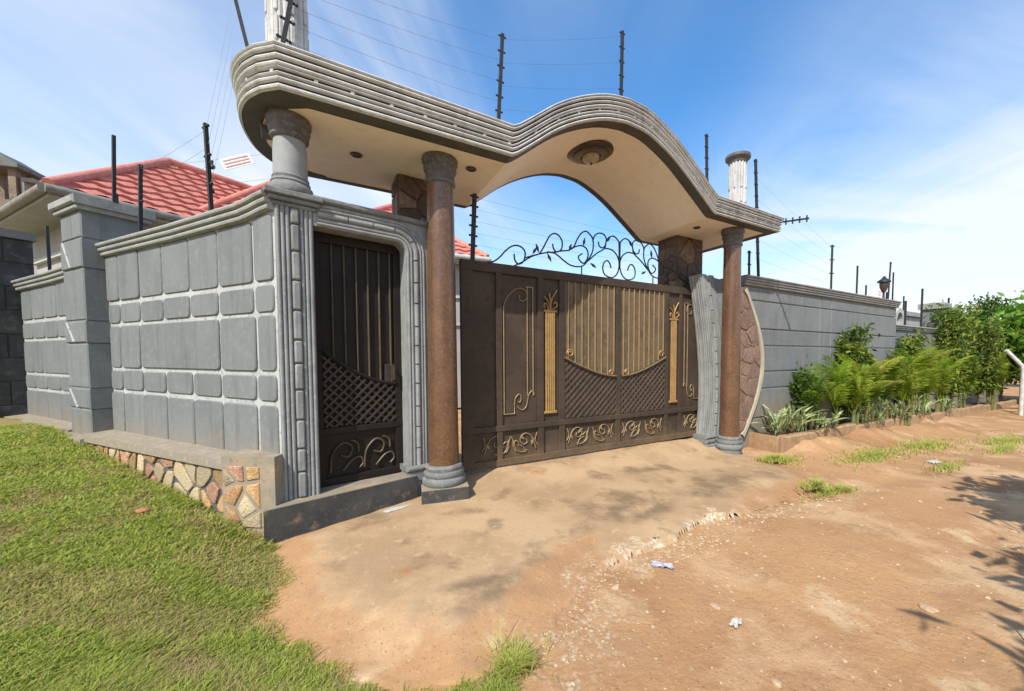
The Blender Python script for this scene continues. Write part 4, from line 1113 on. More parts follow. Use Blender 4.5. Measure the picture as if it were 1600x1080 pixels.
mb = MB(); mb.tube([PF(a, PD, pswag(a)) for a in np.linspace(.345, 1.0, 14)], .018, 6); obj('swag_rail', mb, M['gate_dark'], pg, smooth=50)
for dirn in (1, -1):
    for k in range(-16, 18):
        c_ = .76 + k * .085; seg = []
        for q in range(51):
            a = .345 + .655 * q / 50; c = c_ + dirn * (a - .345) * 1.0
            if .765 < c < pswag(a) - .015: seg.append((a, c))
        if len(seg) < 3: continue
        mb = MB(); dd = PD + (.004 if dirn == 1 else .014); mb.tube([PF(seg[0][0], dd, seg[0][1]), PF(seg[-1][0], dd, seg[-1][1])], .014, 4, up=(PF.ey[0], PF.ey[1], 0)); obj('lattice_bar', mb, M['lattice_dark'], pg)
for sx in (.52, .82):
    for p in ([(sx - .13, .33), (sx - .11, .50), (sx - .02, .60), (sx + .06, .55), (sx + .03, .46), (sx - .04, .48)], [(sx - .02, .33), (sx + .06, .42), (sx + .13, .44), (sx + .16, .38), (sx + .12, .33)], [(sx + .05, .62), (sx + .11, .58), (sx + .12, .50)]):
        mb = MB(); mb.tube([PF(a, PD + .014, c) for a, c in crv(p, 4)], .011, 6); obj('scroll', mb, M['dark_gold'], pg, smooth=60)
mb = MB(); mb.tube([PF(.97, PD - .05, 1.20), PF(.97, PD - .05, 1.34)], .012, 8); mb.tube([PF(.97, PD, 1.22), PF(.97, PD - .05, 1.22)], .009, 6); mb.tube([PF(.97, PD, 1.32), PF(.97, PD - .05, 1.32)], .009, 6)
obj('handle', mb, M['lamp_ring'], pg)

# ------------------------------------------------------------------ lamps in the soffit
def plane_frame(s, d):
    e = .05; z0 = zb_(s); sl = (zb_(s + e) - zb_(s - e)) / (2 * e); return z0, math.atan(sl)
s, d = 1.50, .74; z0, an = plane_frame(s, d)
cl_ = thing('ceiling_lamp', GF(s, d, z0), 'round bronze ceiling lamp under the arch of the canopy', 'lamp')
def lathe_mesh(name, prof, m, n=40, smooth=40):
    mb = MB(); mb.lathe(0, 0, prof, n); return make_mesh(name, mb, m, smooth=smooth)
inst('ring', lathe_mesh('ring', [(.33, -.008), (.335, -.02), (.31, -.045), (.25, -.055), (.245, -.075), (.20, -.085), (.14, -.08), (.13, -.02)], M['lamp_ring']), cl_)
inst('glass_dome', lathe_mesh('glass_dome', [(.125, -.06), (.122, -.085), (.105, -.12), (.075, -.145), (.03, -.16), (.004, -.162)], M['lamp_glass'], 32), cl_)
inst('finial', lathe_mesh('finial', [(.016, -.155), (.02, -.17), (.008, -.185), (.002, -.19)], M['lamp_ring'], 12), cl_)
cl_.rotation_mode = 'QUATERNION'
ax = Vector((-GF.ey[0], -GF.ey[1], 0)); cl_.rotation_quaternion = Matrix.Rotation(an, 3, ax).to_quaternion()
spot_ring = lathe_mesh('spot_ring', [(.055, -.008), (.058, -.016), (.048, -.022), (.036, -.018), (.036, -.006)], M['lamp_ring'], 20)
spot_lens = lathe_mesh('spot_lens', [(.035, -.009), (.03, -.012), (.004, -.013)], M['capital'], 16)
for s, d, lab in ((-1.37, .77, 'small recessed spotlight in the flat soffit above the pedestrian gate'), (-.28, .45, 'small recessed spotlight at the foot of the arch, right of the left copper column'), (3.42, .52, 'small recessed spotlight in the soffit beside the right copper column')):
    t = thing('spotlight', GF(s, d, zb_(s)), lab, 'spotlight', 'spotlights set in the soffit')
    inst('ring', spot_ring, t); inst('lens', spot_lens, t)
# wall lamp tucked by the corner column
t = thing('floodlight', GF(-2.02, .62, 3.42), 'small dark floodlight under the rounded end of the canopy, left of the corner column', 'lamp')
mb = MB(); mb.tube([GF(-2.02, .62, 3.505), GF(-2.02, .62, 3.44)], .02, 8); obj('bracket', mb, M['capital'], t)
mb = MB(); mb.tube([GF(-2.12, .60, 3.42), GF(-2.05, .61, 3.425), GF(-1.93, .63, 3.44)], [.06, .055, .035], 12); obj('housing', mb, M['capital'], t, smooth=40)

# ------------------------------------------------------------------ electric fence posts
def make_post(h, r=.015, nins=6, name='fence_post'):
    root = bpy.data.objects.new(name, None); root.empty_display_size = .1; C.objects.link(root)
    mb = MB(); mb.box(WF, -r, r, -r, r, 0, h); o = bpy.data.objects.new('pole', make_mesh('pole', mb, M['post'])); C.objects.link(o); o.parent = root
    for k in range(nins):
        o = bpy.data.objects.new('insulator', INS); C.objects.link(o); o.parent = root; o.location = (0, 0, h - .03 - k * (h * .85) / max(nins, 1))
    return root
mb = MB(); mb.tube([(-.042, 0, 0), (-.02, 0, 0), (.02, 0, 0), (.042, 0, 0)], [.009, .012, .012, .009], 8); mb.sphere((-.042, 0, 0), .014, 8); mb.sphere((.042, 0, 0), .014, 8)
INS = make_mesh('insulator', mb, M['insul'], smooth=60)
PG = 'electric fence posts along the walls'
def post(base, top, label, nins=6, r=.015):
    b, t = Vector(base), Vector(top); h = (t - b).length
    p = make_post(h, r, nins); p.location = b
    q = (t - b).normalized().to_track_quat('Z', 'X'); p.rotation_mode = 'QUATERNION'; p.rotation_quaternion = q
    props(p, label, 'fence post', PG); return p
post(SF(3.38, -.1, 3.1), SF(3.28, -.1, 4.06), 'tall thin black fence post rising behind the flat cap of the pier', 0)
post(SF(2.60, -.06, 2.70), SF(2.52, -.06, 3.55), 'black fence post on the boundary wall just right of the pier', 2)
post(SF(1.10, -.06, 2.70), SF(1.15, -.06, 3.66), 'black fence post on the boundary wall in front of the red roof', 3)
post(SF(3.60, -.2, 3.24), SF(3.63, -.2, 3.48), 'very short black fence post stub on the pier cap', 1)
post(SF(5.6, -.1, 2.5), SF(5.62, -.1, 3.32), 'black fence post on the low wall section, against the dark house wall', 0)
post(NF(.35, .12, 3.3), NF(.35, .12, 4.18), 'slim black fence post on the dark wall below the brown roof, at the far left', 0)
post(NF(.62, .12, 3.3), NF(.62, .12, 3.55), 'short black fence stub on the dark wall at the far left edge', 0)
post(GF(-2.14, 1.0, 3.80), GF(-2.36, 1.0, 4.95), 'leaning black fence post on the rounded end of the canopy', 0)
post(GF(-1.96, .28, 3.80), GF(-1.80, .30, 4.75), 'black fence post leaning across the white fluted roof column', 5, .016)
post(GF(.30, 1.2, 3.85), GF(.402, 1.2, 5.69), 'tall black fence post behind the dip of the canopy, left of the arch', 8, .02)
post(GF(2.39, 1.2, 4.25), GF(2.43, 1.2, 6.57), 'tall black fence post behind the crown of the arch', 9, .02)
post(GF(-.155, .83, 2.56), GF(-.12, .83, 3.38), 'black fence post fixed to the top left corner of the main gate', 6, .022)
post(GF(4.52, 1.2, 3.7), GF(4.45, 1.2, 5.56), 'black fence post behind the right slope of the arch', 8, .019)
post(GF(5.25, .62, 2.85), GF(5.08, .62, 5.02), 'tall leaning black fence post right of the small roof column', 9, .019)
post(GF(4.96, .62, 2.85), GF(4.95, .62, 3.36), 'short black fence post between the copper column and the long wall', 2)
post(GF(7.95, .62, 2.85), GF(7.95, .62, 3.90), 'black fence post halfway along the long grey wall', 3)
post(GF(10.93, .62, 2.85), GF(11.02, .62, 3.90), 'black fence post near the far end of the long wall, beside the lantern', 2)
post(GF(11.06, .70, 2.85), GF(11.07, .70, 3.13), 'short black fence stub on the very end of the long wall', 0)
for k, (s, d, z0, z1, lab) in enumerate([(12.4, .72, 2.2, 3.0, 'short black fence post first beyond the end of the long wall'), (13.6, .72, 2.2, 3.45, 'black fence post on the lower wall in front of the grey outbuilding'), (14.05, 2.6, 3.3, 4.55, 'tall black fence post on the left edge of the grey outbuilding roof'),
                                         (14.75, 2.6, 3.3, 3.95, 'short black fence post on the grey outbuilding roof'), (15.9, .72, 2.3, 3.35, 'black fence post on the far wall right of the second pier'), (17.6, 2.8, 3.2, 4.75, 'tall black fence post on the white porch block'), (18.7, 2.8, 3.2, 3.9, 'short black fence post on the right of the white porch block')]):
    post(GF(s, d, z0), GF(s + .01, d, z1), lab, 2, .022)
# horizontal bracket at the canopy's right end
t = thing('fence_bracket', GF(4.87, .1, 3.68), 'black bracket sticking out towards the road from the right end of the canopy', 'bracket')
mb = MB(); mb.tube([GF(4.87, .16, 3.70), GF(4.87, -.44, 3.61)], .017, 4); obj('arm', mb, M['post'], t)
for k in range(4):
    inst('insulator', INS, t, Vector(GF(4.87, -.08 - .11 * k, 3.664 - .0165 * k)) - wo(t), (0, R(90), math.atan2(GF.ex[1], GF.ex[0])))
# wires
ORD = ['topmost', 'second', 'third', 'fourth', 'fifth', 'lowest']
def wire(p, q, sag, label, k=0, grp='thin electric fence wires'):
    label = ORD[k] + ' of the ' + label
    p, q = Vector(p), Vector(q); pts = []
    for k in range(9):
        u = k / 8; v = p.lerp(q, u); v.z -= sag * 4 * u * (1 - u); pts.append(v)
    mb = MB(); mb.tube(pts, .0014, 3); m_ = (p + q) / 2
    return obj('fence_wire', mb, M['wire'], None, label=label, cat='wire', group=grp, loc=m_)
for k in range(6):
    wire(GF(-1.85, .32, 4.68 - k * .15), GF(.40 - .01 * k, 1.2, 5.62 - k * .27), .03, 'wires from the white roof column to the post left of the arch', k)
for k in range(5):
    wire(GF(.40 - .01 * k, 1.2, 5.62 - k * .3), GF(2.43, 1.2, 6.5 - k * .4), .03, 'thin wires strung between the two tall posts above the arch', k)
for k in range(5):
    wire(GF(-.12, .83, 3.34 - k * .14), GF(4.45, 1.2, 3.46 - k * .14), .04, 'thin wires strung above the main gate', k)
for k in range(5):
    wire(SF(1.15, -.06, 3.6 - k * .17), SF(2.52, -.06, 3.5 - k * .16), .02, 'thin wires strung along the top of the left boundary wall', k)
for k in range(4):
    wire(SF(1.15, -.06, 3.6 - k * .2), GF(-2.35, 1.0, 4.7 - k * .22), .03, 'wires climbing from the left wall to the canopy end', k)
for k in range(5):
    wire(GF(5.1, .62, 4.7 - k * .36), GF(7.95, .62, 3.85 - k * .2), .03, 'thin wires strung along the top of the long right wall', k)
wire((-4.66, 4.34, 3.50), (-2.95, 4.62, 3.85), .0, 'two wires that carry the tilted warning plate and the tensioners', 0)
wire((-4.66, 4.34, 3.22), (-2.95, 4.62, 3.57), .0, 'two wires that carry the tilted warning plate and the tensioners', 5)
# warning plates
def warn(loc, ex, w, h, tilt, label):
    t = thing('warning_sign', loc, label, 'sign', 'small warning plates on the fence wires')
    F = Fr(loc[:2], ex); ct, st_ = math.cos(tilt), math.sin(tilt)
    def q(a, c): return (a * ct - c * st_, loc[2] + a * st_ + c * ct)
    mb = MB(); mb.prism(F, [q(-w / 2, -h / 2), q(w / 2, -h / 2), q(w / 2, h / 2), q(-w / 2, h / 2)], .0, .006); obj('plate', mb, M['sign'], t)
    for k in range(3):
        c = -h * .28 + k * h * .28
        mb = MB(); mb.prism(F, [q(-w * .42, c - h * .05), q(w * .42, c - h * .05), q(w * .42, c + h * .05), q(-w * .42, c + h * .05)], -.004, -.001); obj('red_band', mb, M['sign_red'], t)
warn((-3.70, 4.49, 3.65), (.94, .34), .30, .12, R(24), 'tilted white and red warning plate hanging left of the corner column')
warn(GF(12.0, 1.2, 3.2), (.86, .5), .22, .30, R(-8), 'small white and red warning plate above the far low wall')

for (x, z, lab) in ((-3.95, 3.57, 'small dark wire tensioner in the sky left of the tilted warning plate'), (-3.97, 3.30, 'small dark wire tensioner just above the red roof, right of the fence post')):
    t = thing('wire_tensioner', (x, 4.455, z), lab, 'tensioner')
    mb = MB(); mb.sphere((x, 4.455, z), .035, 8, (1, .6, .8)); obj('body', mb, M['insul'], t, smooth=60)
    mb = MB(); mb.tube([(x, 4.455, z + .07), (x, 4.455, z - .01)], [.014, .006], 6); obj('hook', mb, M['insul'], t)
# lantern on the wall end
t = thing('wall_lantern', GF(10.6, .6, 2.86), 'small black lantern with a round globe on the end of the long wall', 'lantern')
x, y, _ = GF(10.6, .6, 0)
mb = MB(); mb.lathe(x, y, [(.07, 2.86), (.05, 2.89), (.025, 2.95), (.022, 3.06), (.05, 3.10)], 14); obj('stem', mb, M['post'], t, smooth=40)
mb = MB(); mb.lathe(x, y, [(.05, 3.10), (.09, 3.20), (.10, 3.28), (.09, 3.34)], 14); obj('globe', mb, M['lamp_ring'], t, smooth=40)
mb = MB(); mb.lathe(x, y, [(.15, 3.33), (.14, 3.36), (.06, 3.42), (.02, 3.48), (.004, 3.5)], 14); obj('hood', mb, M['post'], t, smooth=40)

# ------------------------------------------------------------------ houses
def roof_face(mb, p00, p10, p11, p01, nu, nv, wave, step):
    """stamped roofing: courses step down the slope, waves run along it.  p00-p10 eave, p01-p11 ridge"""
    p00, p10, p11, p01 = map(Vector, (p00, p10, p11, p01)); n = (p10 - p00).cross(p01 - p00 if (p01 - p00).length > .01 else p11 - p00).normalized()
    if n.z < 0: n = -n
    vs = []; rows_ = []
    for j in range(nv):
        for e in (0, 1):
            v = (j + e * .999) / nv; a = p00.lerp(p01, v); b = p10.lerp(p11, v); rows_.append((a, b, step * (1 - e)))
    L = (p10 - p00).length
    for a, b, hh in rows_:
        for i in range(nu + 1):
            q = a.lerp(b, i / nu); ph = (q - p00).dot((p10 - p00).normalized()) / wave * 2 * math.pi
            vs.append(q + n * (hh + .018 * math.cos(ph)))
    fs = []
    for r_ in range(len(rows_) - 1):
        for i in range(nu): k = r_ * (nu + 1) + i; fs.append((k, k + 1, k + nu + 2, k + nu + 1))
    mb.add(vs, fs)
kS = .775                                                   # house placed so that its eaves stand at 4.2 m
def hp_(x, y, z): return (x * kS + .22, y * kS, 1.45 + (z - 1.45) * kS)
def lerp3(a, b, t): return tuple(a[i] + (b[i] - a[i]) * t for i in range(3))
hs = thing('house', hp_(-8.5, 13, 0), 'house with red hipped roofs behind the left boundary wall', 'house')
u = Vector((.438, .899)); v = Vector((-.899, .438))         # west wing: along its eave, and to the left
Apt = Vector((-11.06, 8.26))
def W(a, b, z): q = Apt + u * a + v * b; return hp_(q.x, q.y, z)
mb = MB(); LW = 9.0; WW = 5.8
roof_face(mb, W(0, 0, 5), W(LW, 0, 5), W(LW, WW / 2, 7.33), W(WW / 2, WW / 2, 7.33), 90, 11, .30, .05)
roof_face(mb, W(0, WW, 5), W(0, 0, 5), W(WW / 2, WW / 2, 7.33), W(WW / 2, WW / 2, 7.33), 60, 11, .30, .05)
roof_face(mb, W(LW, WW, 5), W(0, WW, 5), W(WW / 2, WW / 2, 7.33), W(LW, WW / 2, 7.33), 60, 11, .30, .05)
obj('west_roof', mb, M['roof_red'], hs, smooth=30)
mb = MB(); 
for a, b in ((W(0, 0, 5.05), W(WW / 2, WW / 2, 7.4)), (W(0, WW, 5.05), W(WW / 2, WW / 2, 7.4)), (W(WW / 2, WW / 2, 7.4), W(LW, WW / 2, 7.4))): mb.tube([a, b], .085, 8)
obj('ridge_cap', mb, M['roof_red'], hs, smooth=50)
mb = MB()
for a, b in ((W(-.06, -.06, 4.93), W(LW, -.06, 4.93)), (W(-.06, -.06, 4.93), W(-.06, WW + .06, 4.93))): mb.tube([a, b], .075, 8)
obj('gutter', mb, M['gutter'], hs, smooth=50)
mb = MB(); q = [W(0, 0, 4.78), W(LW, 0, 4.78), W(LW, WW, 4.78), W(0, WW, 4.78)]; q2 = [W(0, 0, 4.96), W(LW, 0, 4.96), W(LW, WW, 4.96), W(0, WW, 4.96)]
mb.add(q + q2, [(0, 1, 2, 3), (0, 1, 5, 4), (1, 2, 6, 5), (2, 3, 7, 6), (3, 0, 4, 7)]); obj('eaves_board', mb, M['house'], hs)
mb = MB(); i_ = .75; q = [W(i_, i_, -.5), W(LW, i_, -.5), W(LW, WW - i_, -.5), W(i_, WW - i_, -.5)]; q2 = [(p[0], p[1], W(0, 0, 4.8)[2]) for p in q]
mb.add(q + q2, [(0, 1, 5, 4), (1, 2, 6, 5), (2, 3, 7, 6), (3, 0, 4, 7)]); obj('wall', mb, M['house'], hs)
for zz in (3.2, 3.62, 4.05):
    mb = MB(); F2 = Fr(W(i_, i_, 0)[:2], tuple(-u)); 
    a = W(i_ - .05, i_ - .05, zz); b = W(LW, i_ - .05, zz); c = W(i_ - .05, WW - i_, zz)
    for p, q in ((a, b), (a, c)): mb.tube([p, q], .06, 4)
    obj('wall_band', mb, M['white'], hs)
# main wing
Bp = Vector((-10.65, 10.5)); e1 = Vector((.894, .447)); e2 = Vector((-.447, .894))
def Q(a, b, z): q = Bp + e1 * a + e2 * b; return hp_(q.x, q.y, z)
for a0, LM, DM, zr in ((0.0, 3.8, 3.8, 7.1), (2.5, 6.0, 6.2, 7.35)):
    mb = MB(); hw = DM / 2; x1 = a0 + min(hw, LM / 2); x2 = a0 + max(LM - hw, LM / 2); a1 = a0 + LM
    roof_face(mb, Q(a0, 0, 5), Q(a1, 0, 5), Q(x2, hw, zr), Q(x1, hw, zr), 70, 11, .30, .05)
    roof_face(mb, Q(a1, 0, 5), Q(a1, DM, 5), Q(x2, hw, zr), Q(x2, hw, zr), 40, 11, .30, .05)
    roof_face(mb, Q(a0, DM, 5), Q(a0, 0, 5), Q(x1, hw, zr), Q(x1, hw, zr), 40, 11, .30, .05)
    roof_face(mb, Q(a1, DM, 5), Q(a0, DM, 5), Q(x1, hw, zr), Q(x2, hw, zr), 60, 11, .30, .05)
    obj('hip_roof', mb, M['roof_red'], hs, smooth=30)
    mb = MB()
    for a, b in ((Q(a0, 0, 5.04), Q(x1, hw, zr + .06)), (Q(a1, 0, 5.04), Q(x2, hw, zr + .06))): mb.tube([a, b], .085, 8)
    obj('ridge_cap', mb, M['roof_red'], hs, smooth=50)
LM = 8.5; DM = 6.2
mb = MB(); mb.tube([Q(-.05, -.06, 4.93), Q(LM + .05, -.06, 4.93)], .075, 8); mb.tube([Q(LM + .06, -.05, 4.93), Q(LM + .06, DM, 4.93)], .075, 8); obj('gutter', mb, M['white'], hs, smooth=50)
mb = MB(); q = [Q(0, 0, 4.8), Q(LM, 0, 4.8), Q(LM, DM, 4.8), Q(0, DM, 4.8)]; q2 = [Q(0, 0, 4.96), Q(LM, 0, 4.96), Q(LM, DM, 4.96), Q(0, DM, 4.96)]
mb.add(q + q2, [(0, 1, 2, 3), (0, 1, 5, 4), (1, 2, 6, 5), (2, 3, 7, 6), (3, 0, 4, 7)]); obj('eaves_board', mb, M['white'], hs)
mb = MB(); q = [Q(.6, .6, -.5), Q(LM - .6, .6, -.5), Q(LM - .6, DM, -.5), Q(.6, DM, -.5)]; q2 = [(p[0], p[1], Q(0, 0, 4.82)[2]) for p in q]
mb.add(q + q2, [(0, 1, 5, 4), (1, 2, 6, 5), (2, 3, 7, 6), (3, 0, 4, 7)]); obj('wall', mb, M['house'], hs)
F2 = Fr(Q(0, .6, 0)[:2], (.894, .447))
for a0 in (.9, 2.6, 4.6):
    mb = MB(); mb.box(F2, a0, a0 + 1.05, -.03, .05, 2.0, 3.3); f_ = obj('window_frame', mb, M['white'], hs)
    for k in range(2):
        mb = MB(); mb.box(F2, a0 + .06 + k * .49, a0 + .5 + k * .49, -.045, -.032, 2.07, 3.23); obj('pane', mb, M['glass'], f_)
for zz in (2.6, 3.6):
    mb = MB(); mb.tube([Q(.55, .56, zz), Q(LM - .56, .56, zz)], .05, 4); obj('wall_band', mb, M['white'], hs)

# neighbour's house, far left
nh = thing('house', (-21, 14.5, 0), 'brown roofed house with a small stone turret at the far left', 'house')
mb = MB(); roof_face(mb, (-28, 12.4, 6.3), (-17.2, 16.4, 6.3), (-20.2, 20.0, 8.35), (-29.5, 16.6, 8.35), 60, 9, .35, .04); roof_face(mb, (-17.2, 16.4, 6.3), (-19.2, 23.0, 6.3), (-20.2, 20.0, 8.35), (-20.2, 20.0, 8.35), 30, 9, .35, .04)
obj('roof', mb, M['roof_brown'], nh, smooth=30)
mb = MB(); NHF = Fr((-27.5, 13.2), (.938, .347)); mb.box(NHF, 0, 10.2, 0, 5, -.5, 6.25); obj('wall', mb, M['house'], nh)
TF = Fr((-21.15, 14.3), (.94, .34))
mb = MB(); mb.box(TF, -.05, .95, .0, .9, 6.2, 7.2)
for a0 in (-.05, .75): 
    for b0 in (.0, .7): mb.box(TF, a0, a0 + .2, b0, b0 + .2, 7.2, 8.35)
obj('turret', mb, M['stone_dark2'], nh)
mb = MB(); mb.box(TF, -.25, 1.15, -.2, 1.1, 8.35, 8.5); mb.prism(TF, [(-.2, 8.5), (1.1, 8.5), (.45, 8.95)], -.15, 1.05); obj('turret_roof', mb, M['grey_dark'], nh)
mb = MB(); mb.box(TF, 1.0, 1.35, .1, .6, 7.95, 8.1); mb.box(TF, 1.0, 1.1, .1, .6, 6.6, 7.95); obj('side_shelf', mb, M['gutter'], nh)

# ------------------------------------------------------------------ planter
pt = thing('planter', GF(9, .2, -.3), 'long low earth stained planter kerb along the right wall', 'planter')
s = 4.95; k = 0
while s < 20:
    L = rng.uniform(1.1, 1.7); zt = float(A_of(np.array(s + L / 2))) + .24 + rng.uniform(-.02, .02)
    mb = MB(); mb.rblock(GF, [(s + .006, zt - .9), (s + L - .006, zt - .9), (s + L - .006, zt + rng.uniform(-.015, .015)), (s + .006, zt + rng.uniform(-.015, .015))], .07, -.05 + rng.uniform(-.02, .02), .02); kb = obj('kerb_block', mb, M['planter'], pt); s += L
mb = MB(); mb.rblock(GF, [(4.86, -1), (4.945, -1), (4.945, .05), (4.86, .05)], .50, -.03, .015); obj('kerb_end', mb, M['planter'], pt)
mb = MB(); n_ = 40
vs = []; 
for k in range(n_ + 1):
    s = 4.94 + 15.2 * k / n_; zc = float(A_of(np.array(s))) + .19
    for d in (.06, .2, .35, .50): vs.append(GF(s, d, zc + rng.uniform(-.02, .03)))
mb.add(vs, [(k * 4 + j, k * 4 + j + 1, k * 4 + j + 5, k * 4 + j + 4) for k in range(n_) for j in range(3)]); obj('soil', mb, M['soil'], pt, smooth=60)

# ------------------------------------------------------------------ plants
def leaf_strip(mb, base, d, length, width, droop, n=4, up=Vector((0, 0, 1)), fold=.25):
    """a narrow pointed leaf that arches over"""
    base = Vector(base); d = Vector(d).normalized(); side = d.cross(up)
    if side.length < .05: side = Vector((1, 0, 0))
    side.normalize(); vs = []; fs = []
    p = base.copy(); cur = d.copy()
    for i in range(n + 1):
        t = i / n; w = width * (math.sin(math.pi * (.12 + .88 * (1 - t))) if t < 1 else .02) * (.6 + .4 * min(1, t * 4)); nn = side.cross(cur).normalized()
        vs += [p - side * w * .5 + nn * w * fold, p, p + side * w * .5 + nn * w * fold]
        p = p + cur * (length / n); cur = (cur + Vector((0, 0, -droop / n))).normalized()
    for i in range(n):
        k = i * 3; fs += [(k, k + 1, k + 4, k + 3), (k + 1, k + 2, k + 5, k + 4)]
    mb.add(vs, fs)
def frond_mesh(seed, L=1.12, nl=30, wl_=.30, m='palm_leaf'):
    r = random.Random(seed); mb = MB(); pts = []; p = Vector((0, 0, 0)); d = Vector((.36, 0, .93)); n = 14
    bend = r.uniform(.75, 1.35)
    for i in range(n + 1):
        pts.append(p.copy()); p = p + d * (L / n); d = (d + Vector((.03, 0, -bend / n * (.4 + 1.2 * i / n)))).normalized()
    mb.tube(pts, [.011 * (1 - .8 * i / n) for i in range(n + 1)], 5)
    for k in range(nl):
        t = .16 + .84 * k / (nl - 1); f = t * n; i = min(int(f), n - 1); q = pts[i].lerp(pts[i + 1], f - i); tan = (pts[i + 1] - pts[i]).normalized()
        for sg in (-1, 1):
            side = Vector((0, sg, 0)); l = wl_ * (math.sin(math.pi * (.18 + .75 * t)) * .9 + .12) * r.uniform(.85, 1.1)
            dd = (side * 1.0 + tan * (.55 + .5 * t) + Vector((0, 0, .35))).normalized()
            leaf_strip(mb, q, dd, l, .027, r.uniform(.7, 1.5), 3)
    return make_mesh('frond', mb, [M[m]])
FRONDS = [frond_mesh(k, m='palm_leaf' if k else 'palm_old') for k in range(4)]
FRONDS_D = [frond_mesh(k + 9, 1.05, 26, .28, 'palm_dark') for k in range(4)]
mb = MB(); mb.tube([(0, 0, -.1), (0, 0, .2), (.01, 0, .45)], [.03, .025, .018], 7); CANE = make_mesh('cane', mb, M['palm_stem'])
def palm(s, d, scale, nf, label, seed):
    scale *= 1.08; nf = int(nf * .95); FR = FRONDS if seed in (2, 3, 5, 6, 8, 12, 13, 15) else FRONDS_D
    r = random.Random(seed); x, y, _ = GF(s, d, 0); z = float(A_of(np.array(s))) + .18
    t = thing('palm', (x, y, z), label, 'palm', 'areca palms planted along the right wall')
    for k in range(4): inst('cane', CANE, t, (r.uniform(-.09, .09), r.uniform(-.09, .09), 0), (r.uniform(-.15, .15), r.uniform(-.15, .15), 0), (scale, scale, scale))
    for k in range(nf):
        az = 2 * math.pi * k / nf * 1.7 + r.uniform(-.3, .3); tilt = r.uniform(-.55, .22) if k % 3 else r.uniform(-.55, -.3)
        inst('frond', FR[r.randrange(4)], t, (r.uniform(-.08, .08), r.uniform(-.08, .08), .25 * scale + r.uniform(-.05, .2)), (0, tilt, az), (scale * r.uniform(.8, 1.1),) * 3)
    return t
for a in ((6.25, .12, .85, 11, 'dark slender palm at the near end of the planter row', 1), (7.1, .08, .92, 11, 'first full palm from the gateway with fronds over the kerb', 2), (8.5, .10, 1.05, 12, 'arching palm below the first tall leafy shrub', 3),
          (9.6, .16, 1.05, 11, 'dark palm in the middle of the planter', 4), (10.9, .05, 1.2, 14, 'broad bright palm just before the end of the long wall', 5), (12.8, .0, 1.2, 12, 'bright spreading palm in front of the low wall', 6),
          (15.0, .05, 1.15, 11, 'dark palm between the two farthest tall shrubs', 7), (17.6, -.05, 1.2, 12, 'last palm at the far end of the planter', 8), (7.8, .0, .95, 12, 'low bright palm leaning over the kerb beside the first tall shrub', 12), (10.2, .0, 1.1, 12, 'feathery bright palm left of the broad one', 15), (11.9, .05, 1.15, 12, 'bright palm just past the end of the long wall', 13)): palm(*a)
LEAFS = []
for k in range(3):
    mb = MB(); r = random.Random(50 + k); leaf_strip(mb, (0, 0, 0), (.45, 0, .9), .42 + .08 * k, .052, 1.1 + .25 * k, 5); LEAFS.append(make_mesh('leaf', mb, M['var_leaf']))
def clump(s, d, n, sc, label, seed):
    r = random.Random(seed); x, y, _ = GF(s, d, 0); z = float(A_of(np.array(s))) + .19
    t = thing('spider_plant', (x, y, z), label, 'plant', 'striped leaf clumps edging the planter')
    for k in range(n):
        ox, oy = r.uniform(-.16, .16), r.uniform(-.10, .10)
        inst('leaf', LEAFS[r.randrange(3)], t, (ox, oy, r.uniform(0, .12)), (r.uniform(-.3, .3), r.uniform(-.5, .4), r.uniform(0, 6.28)), (sc * r.uniform(.75, 1.2),) * 3)
for a in ((5.25, .16, 34, 1.0, 'pale striped clump nearest the right copper column', 1), (5.75, .12, 34, 1.1, 'second pale striped clump from the gateway', 2), (6.6, .02, 24, .9, 'striped clump under the dark slender palm', 3), (8.6, .0, 34, 1.1, 'striped clump spilling over the middle of the kerb', 4),
          (9.9, -.02, 30, 1.1, 'striped clump below the broad bright palm', 5), (11.3, .0, 28, 1.1, 'striped clump in front of the low wall', 6), (13.2, -.02, 24, 1.1, 'striped clump near the far end of the kerb', 7)): clump(*a)
def foliage(name, crown, n, lw, ll, m, seed, parent, hang=.5, mats=None):
    """many leaf-sized faces spread through clumps inside an uneven crown"""
    r = np.random.RandomState(seed); cs = []
    for (cx, cy, cz, rx, ry, rz, k) in crown:
        dirs = r.normal(size=(k, 3)); dirs /= np.linalg.norm(dirs, axis=1)[:, None]; rad = r.rand(k) ** .45
        cs.append(np.stack([cx + dirs[:, 0] * rad * rx, cy + dirs[:, 1] * rad * ry, cz + dirs[:, 2] * rad * rz], 1))
    cs = np.concatenate(cs); per = max(1, n // len(cs)); P = np.repeat(cs, per, 0) + r.normal(size=(len(cs) * per, 3)) * np.array([.6, .6, .5]) * ll * 1.6
    N = len(P); d = r.normal(size=(N, 3)); d[:, 2] -= hang; d /= np.linalg.norm(d, axis=1)[:, None]
    u_ = r.normal(size=(N, 3)); sd_ = np.cross(d, u_); sd_ /= np.linalg.norm(sd_, axis=1)[:, None]
    sc = r.uniform(.7, 1.25, size=(N, 1)); tip = P + d * ll * sc; mid = P + d * ll * sc * .45; nn = np.cross(sd_, d)
    a = mid + sd_ * lw * sc * .5 + nn * lw * .15; b = mid - sd_ * lw * sc * .5 + nn * lw * .15
    V = np.stack([P, a, tip, b], 1).reshape(-1, 3) - np.array(wo(parent)); q = np.arange(N * 4).reshape(N, 4)
    me = raw_mesh(name, V, q, False); me.materials.append(m)
    if mats:
        for mm in mats: me.materials.append(mm)
        me.polygons.foreach_set('material_index', np.repeat(r.randint(0, len(mats) + 1, size=len(cs)), per).astype(np.int32))
    o = bpy.data.objects.new(name, me); C.objects.link(o); o.parent = parent; return o
